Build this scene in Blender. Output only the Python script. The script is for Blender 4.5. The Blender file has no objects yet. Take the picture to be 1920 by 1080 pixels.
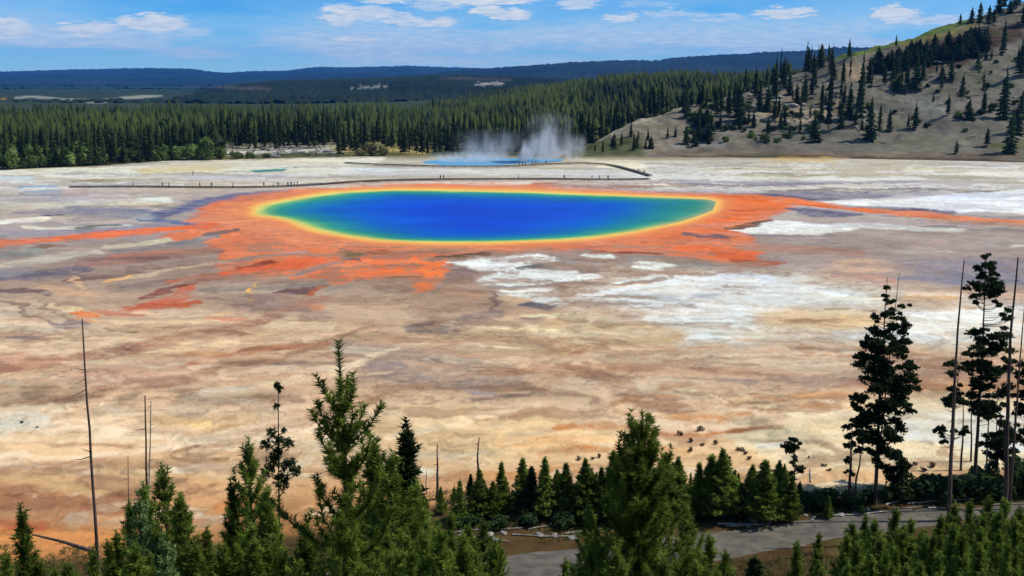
import bpy, math, random
import numpy as np

# ------------------------------------------------------------------ camera, sky, sun, exposure
scene = bpy.context.scene
col = scene.collection
CAM_H = 32.0                      # eye height over the basin floor
FPX, CX, CY = 1900.0, 960.0, 540.0
PITCH = math.atan(390.0 / 1900.0)
cam_data = bpy.data.cameras.new("camera")
cam_data.sensor_width = 36.0
cam_data.lens = 36.0 * FPX / 1920.0
cam_data.clip_start = 0.3
cam_data.clip_end = 60000.0
cam = bpy.data.objects.new("camera", cam_data)
cam.location = (0, 0, CAM_H)
cam.rotation_euler = (math.pi / 2 - PITCH, 0, 0)
col.objects.link(cam)
scene.camera = cam

SUN_EL, SUN_AZ = math.radians(52), math.radians(88)     # azimuth from +Y towards +X
sun_data = bpy.data.lights.new("sun", 'SUN')
sun_data.energy = 4.4
sun_data.angle = math.radians(0.53)
sun_data.color = (1.0, 0.96, 0.90)
sun = bpy.data.objects.new("sun", sun_data)
sun.rotation_euler = (math.pi / 2 - SUN_EL, 0, -SUN_AZ + math.pi)
sun.location = (200, 60, 300)
col.objects.link(sun)

vs = scene.view_settings
scene.display_settings.display_device = 'sRGB'
vs.view_transform = 'Standard'
vs.look = 'None'
vs.exposure = 0.0
vs.gamma = 1.0
vs.use_curve_mapping = False
scene.render.engine = 'CYCLES'
cy = scene.cycles
cy.max_bounces = 5
cy.diffuse_bounces = 2
cy.glossy_bounces = 2
cy.transmission_bounces = 2
cy.transparent_max_bounces = 6
cy.volume_bounces = 1
cy.volume_step_rate = 1.0
cy.volume_max_steps = 64
cy.use_denoising = True
try:
    cy.denoiser = 'OPENIMAGEDENOISE'
except Exception:
    pass
cy.use_adaptive_sampling = True
cy.adaptive_threshold = 0.02
SKY_STRENGTH = 0.085
HAZE_DENSITY = 3.6e-5


class NT:
    """tiny helper to write node trees"""
    def __init__(self, tree):
        self.t = tree
        self.n = tree.nodes
        self.l = tree.links

    def add(self, typ, **kw):
        nd = self.n.new(typ)
        for k, v in kw.items():
            setattr(nd, k, v)
        return nd

    def val(self, sock, v):
        if hasattr(v, 'is_output'):
            self.l.new(v, sock)
        else:
            sock.default_value = v

    def math(self, op, a, b=None, c=None, clamp=False):
        nd = self.add('ShaderNodeMath', operation=op)
        nd.use_clamp = clamp
        self.val(nd.inputs[0], a)
        if b is not None:
            self.val(nd.inputs[1], b)
        if c is not None:
            self.val(nd.inputs[2], c)
        return nd.outputs[0]

    def mix(self, fac, a, b, blend='MIX'):
        nd = self.add('ShaderNodeMix', data_type='RGBA', blend_type=blend)
        self.val(nd.inputs[0], fac)
        self.val(nd.inputs[6], a)
        self.val(nd.inputs[7], b)
        return nd.outputs[2]

    def smooth(self, v, a, b):
        nd = self.add('ShaderNodeMapRange', interpolation_type='SMOOTHSTEP')
        self.val(nd.inputs[0], v)
        nd.inputs[1].default_value = a
        nd.inputs[2].default_value = b
        return nd.outputs[0]


world = bpy.data.worlds.new("World")
scene.world = world
world.use_nodes = True
W = NT(world.node_tree)
W.n.clear()
w_out = W.add('ShaderNodeOutputWorld')
w_bg = W.add('ShaderNodeBackground')
w_bg.inputs[1].default_value = SKY_STRENGTH
W.l.new(w_bg.outputs[0], w_out.inputs[0])
sky = W.add('ShaderNodeTexSky', sky_type='NISHITA')
sky.sun_disc = False
sky.sun_elevation = SUN_EL
sky.sun_rotation = SUN_AZ
sky.altitude = 2200
sky.air_density = 1.0
sky.dust_density = 0.2
sky.ozone_density = 2.5
# the photograph's sky is a clean saturated blue right down to the hills
hs = W.add('ShaderNodeHueSaturation')
hs.inputs['Hue'].default_value = 0.5
hs.inputs['Saturation'].default_value = 1.22
W.l.new(sky.outputs[0], hs.inputs['Color'])
tc = W.add('ShaderNodeTexCoord')
sep = W.add('ShaderNodeSeparateXYZ')
W.l.new(tc.outputs['Generated'], sep.inputs[0])
az = W.math('ARCTAN2', sep.outputs[0], sep.outputs[1])
el = W.math('ARCSINE', sep.outputs[2])
deep = W.mix(W.smooth(el, 0.0, 0.085), (0.76, 1.30, 1.62, 1), (0.28, 0.94, 1.52, 1))
tint = W.mix(1.0, hs.outputs[0], deep, 'MULTIPLY')
# cloud field in azimuth / elevation, flattened towards the horizon
cmb = W.add('ShaderNodeCombineXYZ')
W.l.new(az, cmb.inputs[0])
elc = W.math('MULTIPLY', W.math('POWER', W.math('ABSOLUTE', el), 0.8), 1.4)
W.l.new(elc, cmb.inputs[1])


def wnoise(scale, detail, rough, off=0.0, vec=None):
    mp = W.add('ShaderNodeMapping')
    mp.inputs['Location'].default_value = (off, off * 0.7, 0)
    mp.inputs['Scale'].default_value = scale
    W.l.new(vec or cmb.outputs[0], mp.inputs['Vector'])
    nz = W.add('ShaderNodeTexNoise')
    nz.inputs['Scale'].default_value = 1.0
    nz.inputs['Detail'].default_value = detail
    nz.inputs['Roughness'].default_value = rough
    W.l.new(mp.outputs[0], nz.inputs['Vector'])
    return nz.outputs[0]


n_fine = wnoise((60, 150, 1), 5, 0.62, 3.0)
n_big = wnoise((7, 26, 1), 4, 0.6, 9.3)
n_veil = wnoise((5, 16, 1), 4, 0.55, 21.0)
# puffs: (u, v, half width, half height, strength) in photo pixels -> directions
puffs = [(14, 54, 42, 20, 1.0), (165, 54, 52, 12, .9), (285, 44, 62, 16, .95), (350, 60, 50, 12, .5),
         (640, 28, 42, 20, .8), (700, 26, 45, 14, .7), (755, 38, 38, 14, .7), (815, 42, 42, 10, .9),
         (915, 20, 34, 10, .9), (958, 28, 36, 12, 1.0), (668, 76, 55, 8, .8), (905, 2, 120, 7, .8), (740, 0, 80, 6, .7),
         (1085, 6, 45, 12, .6), (1165, 32, 34, 7, .8), (1265, 26, 60, 9, .5), (1470, 24, 56, 10, 1.0),
         (1345, 34, 62, 9, .5), (1675, 26, 40, 14, 1.0), (1750, 40, 60, 9, .6), (585, 66, 38, 9, .5),
         (1000, 62, 80, 12, .35), (450, 90, 160, 12, .25), (90, 84, 90, 12, .3), (1120, 70, 120, 20, .4),
         (1575, 42, 24, 6, .4), (1540, 62, 110, 10, .35), (1260, 60, 90, 16, .4), (880, 66, 90, 14, .4), (1400, 80, 120, 12, .3),
         (700, 50, 70, 12, .45), (200, 70, 90, 8, .35), (820, 12, 60, 10, .5), (1220, 8, 60, 8, .4), (1830, 30, 60, 10, .4)]


def px_dir(u, v):
    x, y = (u - CX) / FPX, -(v - CY) / FPX
    d = (x, math.cos(PITCH) + y * math.sin(PITCH), -math.sin(PITCH) + y * math.cos(PITCH))
    n = math.sqrt(sum(c * c for c in d))
    return tuple(c / n for c in d)


acc = None
# ragged edges: distort the lookup by noise
az_w = W.math('ADD', az, W.math('MULTIPLY', W.math('SUBTRACT', n_fine, 0.5), 0.045))
el_w = W.math('ADD', el, W.math('MULTIPLY', W.math('SUBTRACT', wnoise((45, 120, 1), 4, 0.6, 40.0), 0.5), 0.016))
for (u, v, rw, rh, st) in puffs:
    d = px_dir(u, v)
    a0, e0 = math.atan2(d[0], d[1]), math.asin(d[2])
    da = W.math('MULTIPLY', W.math('SUBTRACT', az_w, a0), FPX / rw)
    de = W.math('MULTIPLY', W.math('SUBTRACT', el_w, e0), FPX / rh)
    r2 = W.math('ADD', W.math('MULTIPLY', da, da), W.math('MULTIPLY', de, de))
    g = W.math('MULTIPLY', W.math('SUBTRACT', 1.45, r2, clamp=True), st)
    acc = g if acc is None else W.math('MAXIMUM', acc, g)
body = W.math('MULTIPLY', acc, W.math('MULTIPLY', W.smooth(n_fine, 0.10, 0.48), 1.25))
hi = W.smooth(el, 0.075, 0.14)                        # above the frame: scattered cumulus of the same kind
cum = W.math('MULTIPLY', W.smooth(n_big, 0.56, 0.70), hi)
veil = W.math('MULTIPLY', W.smooth(n_veil, 0.28, 0.58), W.math('SUBTRACT', 0.72, W.math('MULTIPLY', W.smooth(el, .03, .075), .38)))
cloud = W.math('MAXIMUM', W.math('MAXIMUM', body, cum), veil)
cloud = W.math('MULTIPLY', cloud, W.smooth(el, -0.002, 0.02), clamp=True)
puff_col = W.mix(W.smooth(n_fine, 0.3, 0.7), (6.9, 8.3, 9.4, 1), (10.4, 10.8, 10.6, 1))
cl_col = W.mix(W.smooth(cloud, 0.3, 0.7), (5.4, 8.7, 10.9, 1), puff_col)
skyc = W.mix(cloud, tint, cl_col)
W.l.new(skyc, w_bg.inputs[0])

# ------------------------------------------------------------------ helpers
PC, PS = math.cos(PITCH), math.sin(PITCH)


def ray(u, v):
    x, y = (np.asarray(u, float) - CX) / FPX, -(np.asarray(v, float) - CY) / FPX
    return x, PC + y * PS, -PS + y * PC


def on_plane(u, v, z=0.0):
    dx, dy, dz = ray(u, v)
    t = (z - CAM_H) / dz
    return dx * t, dy * t


def at_depth(u, v, Y):
    dx, dy, dz = ray(u, v)
    t = Y / dy
    return dx * t, Y, CAM_H + dz * t


def project(x, y, z):
    dz = z - CAM_H
    d = y * PC - dz * PS
    d = np.where(np.abs(d) < 1e-3, 1e-3, d)
    up = y * PS + dz * PC
    return CX + FPX * x / d, CY - FPX * up / d


def lin(c):
    c = np.asarray(c, float) / 255.0
    return np.where(c <= 0.04045, c / 12.92, ((c + 0.055) / 1.055) ** 2.4)


KL = np.array([1.19, 1.25, 1.42])      # light that a flat, sunlit white ground sends back here


def alb(c):
    return np.clip(lin(c) / KL, 0.004, 0.86)


def _hash(ix, iy, seed):
    h = (ix.astype(np.int64) * 374761393 + iy.astype(np.int64) * 668265263 + seed * 1442695041) & 0xFFFFFFFF
    h = ((h ^ (h >> 13)) * 1274126177) & 0xFFFFFFFF
    h = (h ^ (h >> 16)) & 0xFFFFFFFF
    return h.astype(np.float64) / 4294967295.0


def vnoise(x, y, seed=0):
    x0, y0 = np.floor(x), np.floor(y)
    fx, fy = x - x0, y - y0
    fx, fy = fx * fx * fx * (fx * (fx * 6 - 15) + 10), fy * fy * fy * (fy * (fy * 6 - 15) + 10)
    a, b = _hash(x0, y0, seed), _hash(x0 + 1, y0, seed)
    c, d = _hash(x0, y0 + 1, seed), _hash(x0 + 1, y0 + 1, seed)
    return (a + (b - a) * fx) * (1 - fy) + (c + (d - c) * fx) * fy


def fbm(x, y, seed=0, octs=4, gain=0.5):
    s, a, t = 0.0, 1.0, 0.0
    for k in range(octs):
        s = s + a * vnoise(x * 2 ** k + k * 17.3, y * 2 ** k - k * 9.1, seed + k * 31)
        t += a
        a *= gain
    return s / t * 2 - 1      # about -1..1


def sstep(x, a, b):
    t = np.clip((x - a) / (b - a), 0, 1)
    return t * t * (3 - 2 * t)


def mesh_np(name, V, F, mats=(), color=None, smooth=False, mat_idx=None):
    V = np.ascontiguousarray(V, dtype=np.float32)
    F = np.ascontiguousarray(F, dtype=np.int32)
    me = bpy.data.meshes.new(name)
    k = F.shape[1]
    me.vertices.add(len(V))
    me.vertices.foreach_set('co', V.ravel())
    me.loops.add(F.size)
    me.loops.foreach_set('vertex_index', F.ravel())
    me.polygons.add(len(F))
    me.polygons.foreach_set('loop_start', np.arange(0, F.size, k, dtype=np.int32))
    me.polygons.foreach_set('loop_total', np.full(len(F), k, dtype=np.int32))
    for m in mats:
        me.materials.append(m)
    if mat_idx is not None:
        me.polygons.foreach_set('material_index', np.asarray(mat_idx, dtype=np.int32))
    me.update(calc_edges=True)
    if smooth:
        me.polygons.foreach_set('use_smooth', np.ones(len(F), dtype=bool))
    if color is not None:
        at = me.color_attributes.new('tone', 'FLOAT_COLOR', 'POINT')
        c4 = np.ones((len(V), 4), dtype=np.float32)
        c4[:, :3] = color
        at.data.foreach_set('color', c4.ravel())
    return me


def link(name, me, parent=None, loc=None, **props):
    o = bpy.data.objects.new(name, me)
    col.objects.link(o)
    if parent is not None:
        o.parent = parent
    if loc is not None:
        o.location = loc
    for k, v in props.items():
        o[k] = v
    return o


def grid_faces(nr, nc):
    i = np.arange(nr - 1)[:, None] * nc + np.arange(nc - 1)[None, :]
    return np.stack([i, i + 1, i + nc + 1, i + nc], -1).reshape(-1, 4)


# ------------------------------------------------------------------ materials
def mat_base(name):
    m = bpy.data.materials.new(name)
    m.use_nodes = True
    T = NT(m.node_tree)
    b = T.n['Principled BSDF']
    return m, T, b


def noise_node(T, scale, detail=4, rough=0.6, vec=None, stretch=None):
    if vec is None:
        vec = T.add('ShaderNodeNewGeometry').outputs['Position']
    if stretch:
        mp = T.add('ShaderNodeMapping')
        mp.inputs['Scale'].default_value = stretch
        T.l.new(vec, mp.inputs['Vector'])
        vec = mp.outputs[0]
    nz = T.add('ShaderNodeTexNoise')
    nz.inputs['Scale'].default_value = scale
    nz.inputs['Detail'].default_value = detail
    nz.inputs['Roughness'].default_value = rough
    T.l.new(vec, nz.inputs['Vector'])
    return nz.outputs[0]


def terrain_mat(name, amp=0.25, scale=0.6, rough=0.95, bump=0.3, spec=0.04):
    m, T, b = mat_base(name)
    at = T.add('ShaderNodeAttribute', attribute_name='tone')
    n1 = noise_node(T, scale, 6, 0.65)
    n2 = noise_node(T, scale * 7, 4, 0.6)
    f = T.math('ADD', T.math('MULTIPLY', T.math('SUBTRACT', n1, 0.5), amp * 2), 1.0)
    f = T.math('ADD', f, T.math('MULTIPLY', T.math('SUBTRACT', n2, 0.5), amp * 1.2))
    vm = T.add('ShaderNodeVectorMath', operation='SCALE')
    T.l.new(at.outputs['Color'], vm.inputs[0])
    T.l.new(f, vm.inputs['Scale'])
    T.l.new(vm.outputs[0], b.inputs['Base Color'])
    b.inputs['Roughness'].default_value = rough
    b.inputs['Specular IOR Level'].default_value = spec
    bp = T.add('ShaderNodeBump')
    bp.inputs['Strength'].default_value = bump
    bp.inputs['Distance'].default_value = 0.15
    T.l.new(n2, bp.inputs['Height'])
    T.l.new(bp.outputs[0], b.inputs['Normal'])
    return m


def simple_mat(name, c, c2=None, scale=3.0, rough=0.85, spec=0.2, stretch=None, obj_random=0.0, transl=0.0):
    m, T, b = mat_base(name)
    c2 = c2 or tuple(x * 0.6 for x in c)
    tcn = T.add('ShaderNodeTexCoord').outputs['Object']
    n = noise_node(T, scale, 4, 0.6, vec=tcn, stretch=stretch)
    colr = T.mix(T.smooth(n, 0.3, 0.7), (*c2, 1), (*c, 1))
    if obj_random:
        oi = T.add('ShaderNodeObjectInfo')
        f = T.math('ADD', T.math('MULTIPLY', oi.outputs['Random'], obj_random), 1 - obj_random / 2)
        vm = T.add('ShaderNodeVectorMath', operation='SCALE')
        T.l.new(colr, vm.inputs[0])
        T.l.new(f, vm.inputs['Scale'])
        colr = vm.outputs[0]
    T.l.new(colr, b.inputs['Base Color'])
    b.inputs['Roughness'].default_value = rough
    b.inputs['Specular IOR Level'].default_value = spec
    if transl:
        tr = T.add('ShaderNodeBsdfTranslucent')
        T.l.new(colr, tr.inputs[0])
        mx = T.add('ShaderNodeMixShader')
        mx.inputs[0].default_value = transl
        T.l.new(b.outputs[0], mx.inputs[1])
        T.l.new(tr.outputs[0], mx.inputs[2])
        T.l.new(mx.outputs[0], T.n['Material Output'].inputs[0])
    return m


def foliage_mat(name, dark, light, scale=2.5, rnd=0.5, transl=0.25):
    return simple_mat(name, light, dark, scale=scale, rough=0.8, spec=0.08, obj_random=rnd, transl=transl)


M = {}
M['ground'] = terrain_mat('sinter_ground', amp=0.20, scale=0.35, bump=0.6)
M['hill'] = terrain_mat('hill_soil', amp=0.35, scale=0.25, bump=0.5)
M['ridge'] = terrain_mat('forested_ridge', amp=0.5, scale=0.03, bump=0.0)
M['needles'] = foliage_mat('pine_needles', (0.075, 0.115, 0.016), (0.23, 0.30, 0.045), transl=.45)
M['needles_dark'] = foliage_mat('pine_needles_dark', (0.014, 0.027, 0.010), (0.042, 0.072, 0.019), transl=0.22)
M['needles_far'] = foliage_mat('far_needles', (0.014, 0.022, 0.008), (0.042, 0.058, 0.014), scale=0.4, rnd=0.8, transl=0.1)
M['shrub'] = foliage_mat('shrub_leaves', (0.05, 0.08, 0.018), (0.17, 0.23, 0.06), scale=1.2, rnd=0.5)
M['mint'] = foliage_mat('pale_shrub_leaves', (0.07, 0.12, 0.035), (0.26, 0.36, 0.13), scale=1.5, transl=.3)
M['bark'] = simple_mat('bark', (0.10, 0.065, 0.045), (0.04, 0.028, 0.022), scale=6, stretch=(1, 1, 0.2))
M['dead'] = simple_mat('dead_wood', (0.15, 0.10, 0.075), (0.055, 0.038, 0.030), scale=5, stretch=(1, 1, 0.15), obj_random=0.4)
M['grey_log'] = simple_mat('bleached_wood', (0.42, 0.38, 0.33), (0.20, 0.17, 0.14), scale=4, stretch=(1, 1, 0.3), obj_random=0.5)
M['deck'] = simple_mat('boardwalk_wood', (0.15, 0.115, 0.10), (0.075, 0.055, 0.05), scale=0.8)
M['rusty'] = foliage_mat('rusty_leaves', (0.06, 0.04, 0.02), (0.14, 0.09, 0.045), scale=1.2)
M['rock'] = simple_mat('rock', (0.36, 0.33, 0.29), (0.15, 0.13, 0.11), scale=2.0, obj_random=0.4)
M['gravel'] = simple_mat('gravel', (0.150, 0.126, 0.094), (0.078, 0.068, 0.054), scale=.9, stretch=(.8, 1.3, 1))

# ------------------------------------------------------------------ painting of the mineral ground
POOL = [(478, 397), (484, 390), (496, 384), (520, 379), (549, 374), (590, 367), (631, 361.5), (690, 358), (740, 356.5), (820, 357), (904, 358.5), (980, 360), (1057, 363), (1150, 366.5), (1232, 370),
        (1290, 372.5), (1328, 374.5), (1342, 379), (1340, 388), (1330, 396), (1309, 404), (1275, 415), (1232, 425), (1190, 433.5), (1150, 440), (1100, 445.5), (1057, 449),
        (980, 452), (904, 454), (830, 454), (767, 453), (720, 450), (685, 446.5), (645, 441), (609, 434.5), (575, 425), (543, 413.5), (515, 406.5), (490, 404), (480, 401)]
POOL = np.array(POOL, float)


def poly_sd(U, V, P, sx=1.0):
    """signed distance to polygon (negative inside); horizontal distances scaled by sx"""
    P = np.asarray(P, float)
    X, Y = U * sx, V
    px, py = P[:, 0] * sx, P[:, 1]
    best = np.full(X.shape, 1e9)
    inside = np.zeros(X.shape, bool)
    n = len(P)
    for i in range(n):
        x0, y0, x1, y1 = px[i], py[i], px[(i + 1) % n], py[(i + 1) % n]
        ex, ey = x1 - x0, y1 - y0
        t = np.clip(((X - x0) * ex + (Y - y0) * ey) / (ex * ex + ey * ey + 1e-9), 0, 1)
        d = (X - x0 - t * ex) ** 2 + (Y - y0 - t * ey) ** 2
        best = np.minimum(best, d)
        c = ((y0 > Y) != (y1 > Y)) & (X < (x1 - x0) * (Y - y0) / ((y1 - y0) + 1e-12) + x0)
        inside ^= c
    d = np.sqrt(best)
    return np.where(inside, -d, d)


class Painter:
    def __init__(self, U, V, C, N=None):
        self.U, self.V, self.C, self.N = U, V, C, N

    def _apply(self, m, a, c):
        a = np.clip(a, 0, 1)
        if self.N is not None:                       # ragged, streaky coverage
            nz = self.N[m]
            a = np.clip(a * (1 + .30 * nz) + nz * 2.6 * a * (1 - a), 0, 1) * np.clip(.92 + .35 * nz, 0, 1)
        a = a[:, None]
        self.C[m] = self.C[m] * (1 - a) + lin(c)[None, :] * a

    def blob(self, cx, cy, rx, ry, c, op=1.0, soft=0.5, ang=0.0):
        m = (np.abs(self.U - cx) < rx * 1.3 + ry) & (np.abs(self.V - cy) < ry * 1.3 + rx * abs(math.sin(math.radians(ang))) * 1.2)
        if not m.any():
            return
        u, v = self.U[m] - cx, self.V[m] - cy
        ca, sa = math.cos(math.radians(ang)), math.sin(math.radians(ang))
        a, b = (u * ca - v * sa) / rx, (u * sa + v * ca) / ry
        r = np.sqrt(a * a + b * b)
        self._apply(m, (1 - sstep(r, 1 - soft, 1 + soft * 0.3)) * op, c)

    def stroke(self, pts, w, c, op=1.0, soft=0.5, sx=0.45):
        """w: half thickness in rows (a number or one per point)"""
        pts = np.asarray(pts, float)
        ws = np.full(len(pts), float(w)) if np.isscalar(w) else np.asarray(w, float)
        wm = ws.max()
        m = (self.U > pts[:, 0].min() - wm * 1.5 / sx) & (self.U < pts[:, 0].max() + wm * 1.5 / sx) & \
            (self.V > pts[:, 1].min() - wm * 1.6) & (self.V < pts[:, 1].max() + wm * 1.6)
        if not m.any():
            return
        X, Y = self.U[m] * sx, self.V[m]
        best = np.full(X.shape, 1e9)
        for i in range(len(pts) - 1):
            x0, y0, x1, y1 = pts[i, 0] * sx, pts[i, 1], pts[i + 1, 0] * sx, pts[i + 1, 1]
            ex, ey = x1 - x0, y1 - y0
            t = np.clip(((X - x0) * ex + (Y - y0) * ey) / (ex * ex + ey * ey + 1e-9), 0, 1)
            d = np.sqrt((X - x0 - t * ex) ** 2 + (Y - y0 - t * ey) ** 2) / np.maximum(ws[i] + (ws[i + 1] - ws[i]) * t, 0.2)
            best = np.minimum(best, d)
        self._apply(m, (1 - sstep(best, 1 - soft, 1 + soft * 0.5)) * op, c)

    def poly(self, pts, c, op=1.0, soft=4.0, sx=0.5):
        pts = np.asarray(pts, float)
        m = (self.U > pts[:, 0].min() - soft / sx - 4) & (self.U < pts[:, 0].max() + soft / sx + 4) & \
            (self.V > pts[:, 1].min() - soft - 4) & (self.V < pts[:, 1].max() + soft + 4)
        if not m.any():
            return
        d = poly_sd(self.U[m], self.V[m], pts, sx)
        self._apply(m, (1 - sstep(d, -soft, soft)) * op, c)


WHITE, CREAM, TAN, BROWN = (226, 231, 224), (224, 202, 166), (204, 170, 134), (165, 126, 100)
MAUVE, GBLUE, DGREY, ORANGE = (152, 132, 124), (130, 134, 156), (92, 86, 86), (232, 110, 58)
SALMON, RUST, YELLOW, PINK = (222, 132, 92), (172, 92, 64), (246, 200, 96), (212, 174, 150)


def paint_ground(X, Y, Z):
    U0, V0 = project(X, Y, Z)
    # ragged natural edges: displace the lookup on the ground itself
    s = np.clip(Y / 250, 0.35, 1.6)
    wx = fbm(X / 14, Y / 14, 5) * 3.2 + fbm(X / 4, Y / 4, 8, 3) * 1.3
    wx = wx + fbm(X / 1.4, Y / 1.4, 25, 2) * .7
    wy = fbm(X / 14, Y / 18, 15) * 4.0 * s + fbm(X / 4, Y / 5, 18, 3) * 1.6 * s + fbm(X / 1.5, Y / 1.5, 28, 2) * .9 * s
    U, V = project(X + wx, Y + wy, Z)
    C = np.empty((len(X), 3))
    # base bands from the far edge of the sinter to the foot of the overlook
    stops = [(150, (50, 66, 62)), (185, (52, 66, 44)), (268, (62, 68, 44)), (290, (84, 84, 58)), (300, (190, 180, 156)), (320, (194, 186, 172)), (340, (198, 190, 182)),
             (372, (184, 176, 172)), (400, (182, 172, 168)), (430, (168, 156, 152)), (470, (160, 142, 134)), (520, (166, 144, 130)),
             (570, (190, 162, 138)), (620, (206, 174, 142)), (680, (200, 164, 136)), (740, (212, 180, 148)),
             (800, (226, 196, 162)), (860, (228, 194, 150)), (930, (206, 158, 112)), (1000, (176, 126, 80)), (1080, (120, 100, 68))]
    sv = np.array([a for a, _ in stops], float)
    sc = np.array([lin(c) for _, c in stops])
    for k in range(3):
        C[:, k] = np.interp(V, sv, sc[:, k])
    sx_ = (X + .35 * Y)
    streak = 1.1 * fbm(sx_ / 7 + wx * .4, Y / 3.2 + wy * .4, 301, 5, .65) + .5 * fbm(X / 1.3, Y / 1.1, 305, 3, .6)
    p = Painter(U, V, C, streak)
    B, S, P = p.blob, p.stroke, p.poly
    # ---- far flats, beyond the pool
    P([(-300, 330), (0, 320), (110, 320), (200, 312), (330, 303), (640, 296), (720, 296), (700, 312), (400, 325), (150, 336), (-300, 344)], (226, 220, 202), .9, 3)
    S([(100, 318), (180, 319), (260, 324)], 4, WHITE, .9)
    P([(270, 306), (420, 302), (440, 312), (380, 324), (270, 326)], (216, 202, 162), .9, 3)
    S([(430, 322), (480, 320), (545, 316)], 2.6, (112, 158, 138), 1)
    S([(545, 315), (640, 312), (760, 312)], 2.2, (150, 140, 128), .7)
    S([(150, 341), (190, 338), (225, 340)], 4, (160, 148, 116), .9)
    S([(-100, 338), (0, 334), (60, 336)], 4, (198, 216, 224), .8)
    S([(46, 352), (75, 351), (102, 351)], 4.5, (124, 172, 200), 1)
    P([(60, 352), (120, 352), (115, 372), (70, 366)], (150, 160, 176), .8, 4)
    B(60, 363, 9, 3, (60, 80, 100), .8)
    S([(170, 348), (330, 336), (540, 328)], 3.5, (186, 184, 184), .7)
    P([(110, 356), (560, 357), (470, 374), (120, 374)], (184, 168, 164), .75, 4)
    S([(170, 366), (260, 368)], 2, (206, 198, 192), .8)
    S([(640, 322), (900, 322), (1100, 326), (1215, 330)], 8, (206, 205, 206), .9)
    S([(640, 316), (760, 318), (900, 321)], 3, WHITE, .9)
    P([(1090, 300), (1210, 302), (1215, 326), (1150, 318)], (228, 218, 184), .9, 3)
    S([(1225, 330), (1290, 338), (1340, 345)], 6, (172, 166, 168), .8)
    S([(-100, 385), (60, 384), (200, 380), (300, 378)], 7, (212, 208, 194), .85)
    S([(268, 375), (300, 374), (320, 376)], 4, WHITE, 1)
    S([(40, 397), (140, 395), (240, 398), (300, 404)], [3, 9, 11, 8], GBLUE, .9)
    S([(80, 406), (110, 404)], 3.4, (100, 96, 122), .8)
    S([(-100, 420), (10, 417), (80, 412)], 5, (236, 234, 222), 1)
    S([(30, 428), (90, 430), (135, 428)], 4, (230, 222, 206), .9)
    S([(100, 425), (200, 424), (240, 424)], 2.5, (200, 210, 200), .8)
    S([(-100, 440), (0, 438), (140, 436), (240, 430), (320, 424)], 6, (152, 150, 164), .9)
    S([(140, 427), (170, 424), (215, 422)], 2.6, (108, 114, 108), .9)
    S([(300, 408), (330, 396), (370, 384), (440, 370), (500, 362), (545, 358)], [9, 9, 10, 8, 5, 3], (98, 108, 152), 1, .5)
    S([(270, 410), (320, 414), (350, 418)], 5, (80, 106, 152), .9)
    B(282, 406, 26, 6, (176, 190, 190), .8)
    B(310, 390, 26, 7, (136, 132, 136), .8)
    # right far flats
    P([(1300, 306), (1500, 300), (2600, 306), (2600, 345), (1720, 340), (1500, 338), (1310, 328)], (192, 182, 164), .85, 4)
    for k, (a, b, c_) in enumerate([((1330, 337), (1420, 333), WHITE), ((1455, 339), (1560, 330), WHITE), ((1560, 336), (1700, 340), (228, 220, 204)),
                                    ((1610, 312), (1690, 316), (188, 176, 160)), ((1700, 320), (1920, 322), (226, 214, 192)), ((1760, 326), (2300, 330), (232, 226, 212)),
                                    ((1345, 316), (1390, 318), (160, 150, 136)), ((1440, 300), (1560, 302), (206, 172, 108)), ((1600, 345), (1720, 342), (170, 164, 160)),
                                    ((1800, 338), (2300, 340), (190, 184, 172))]):
        S([a, b], 3.4, c_, .9)
    P([(1270, 345), (1430, 338), (1700, 350), (1800, 356), (1640, 372), (1500, 374), (1400, 366), (1280, 362)], (134, 130, 144), .9, 4)
    S([(1440, 364), (1500, 372), (1560, 372)], 4, (96, 94, 118), .9)
    S([(1500, 352), (1620, 352)], 3, (198, 196, 200), .8)
    P([(1490, 379), (1560, 376), (1700, 372), (1800, 360), (1920, 356), (2700, 350), (2700, 398), (1920, 400), (1860, 394), (1800, 398), (1740, 396), (1600, 388)], (236, 240, 240), 1, 3)
    S([(1785, 362), (1830, 358), (1870, 358)], 2, (120, 120, 128), .9)
    S([(1640, 400), (1800, 406), (2300, 412)], 5, (150, 146, 150), .8)
    # ---- orange microbial collar
    collar = [(370, 402), (372, 392), (400, 380), (450, 368), (520, 359), (560, 352), (620, 349), (680, 346), (712, 349), (735, 342), (770, 348), (812, 342), (870, 344), (930, 342),
              (1000, 346), (1080, 353), (1160, 358), (1240, 362), (1340, 362), (1420, 364), (1478, 374), (1500, 382), (1480, 392), (1455, 402), (1420, 420), (1405, 436), (1415, 462),
              (1420, 484), (1340, 490), (1260, 482), (1180, 474), (1100, 470), (980, 474), (900, 474), (830, 478), (822, 500), (818, 530), (780, 552), (760, 520), (700, 524),
              (640, 536), (590, 520), (560, 510), (500, 520), (440, 512), (400, 478), (380, 452), (300, 452), (330, 436), (372, 424), (350, 416)]
    P([(1000, 338), (1240, 340), (1300, 352), (1300, 366), (1080, 360), (980, 352)], (158, 124, 116), .85, 4)
    S([(560, 347), (700, 340), (900, 338), (1060, 337)], 3, (140, 98, 88), .8)  # boardwalk's shadow painted as a dark line along its course
    P(collar, (228, 126, 82), 1, 4.5)
    P([(390, 398), (430, 376), (520, 364), (480, 392), (520, 410), (600, 440), (780, 462), (1000, 462), (1000, 470), (700, 470), (480, 450), (400, 420)], (228, 140, 98), .8, 7)
    S([(385, 410), (450, 414), (500, 426), (560, 446)], 8, (226, 144, 104), .6)
    P([(1290, 382), (1350, 366), (1440, 368), (1490, 382), (1440, 398), (1380, 416), (1300, 420)], (234, 116, 58), .9, 5)
    S([(1180, 450), (1280, 440), (1360, 444)], 12, (224, 120, 74), .8)
    S([(1285, 470), (1340, 474), (1400, 478)], 9, (232, 112, 64), .8)
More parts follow.
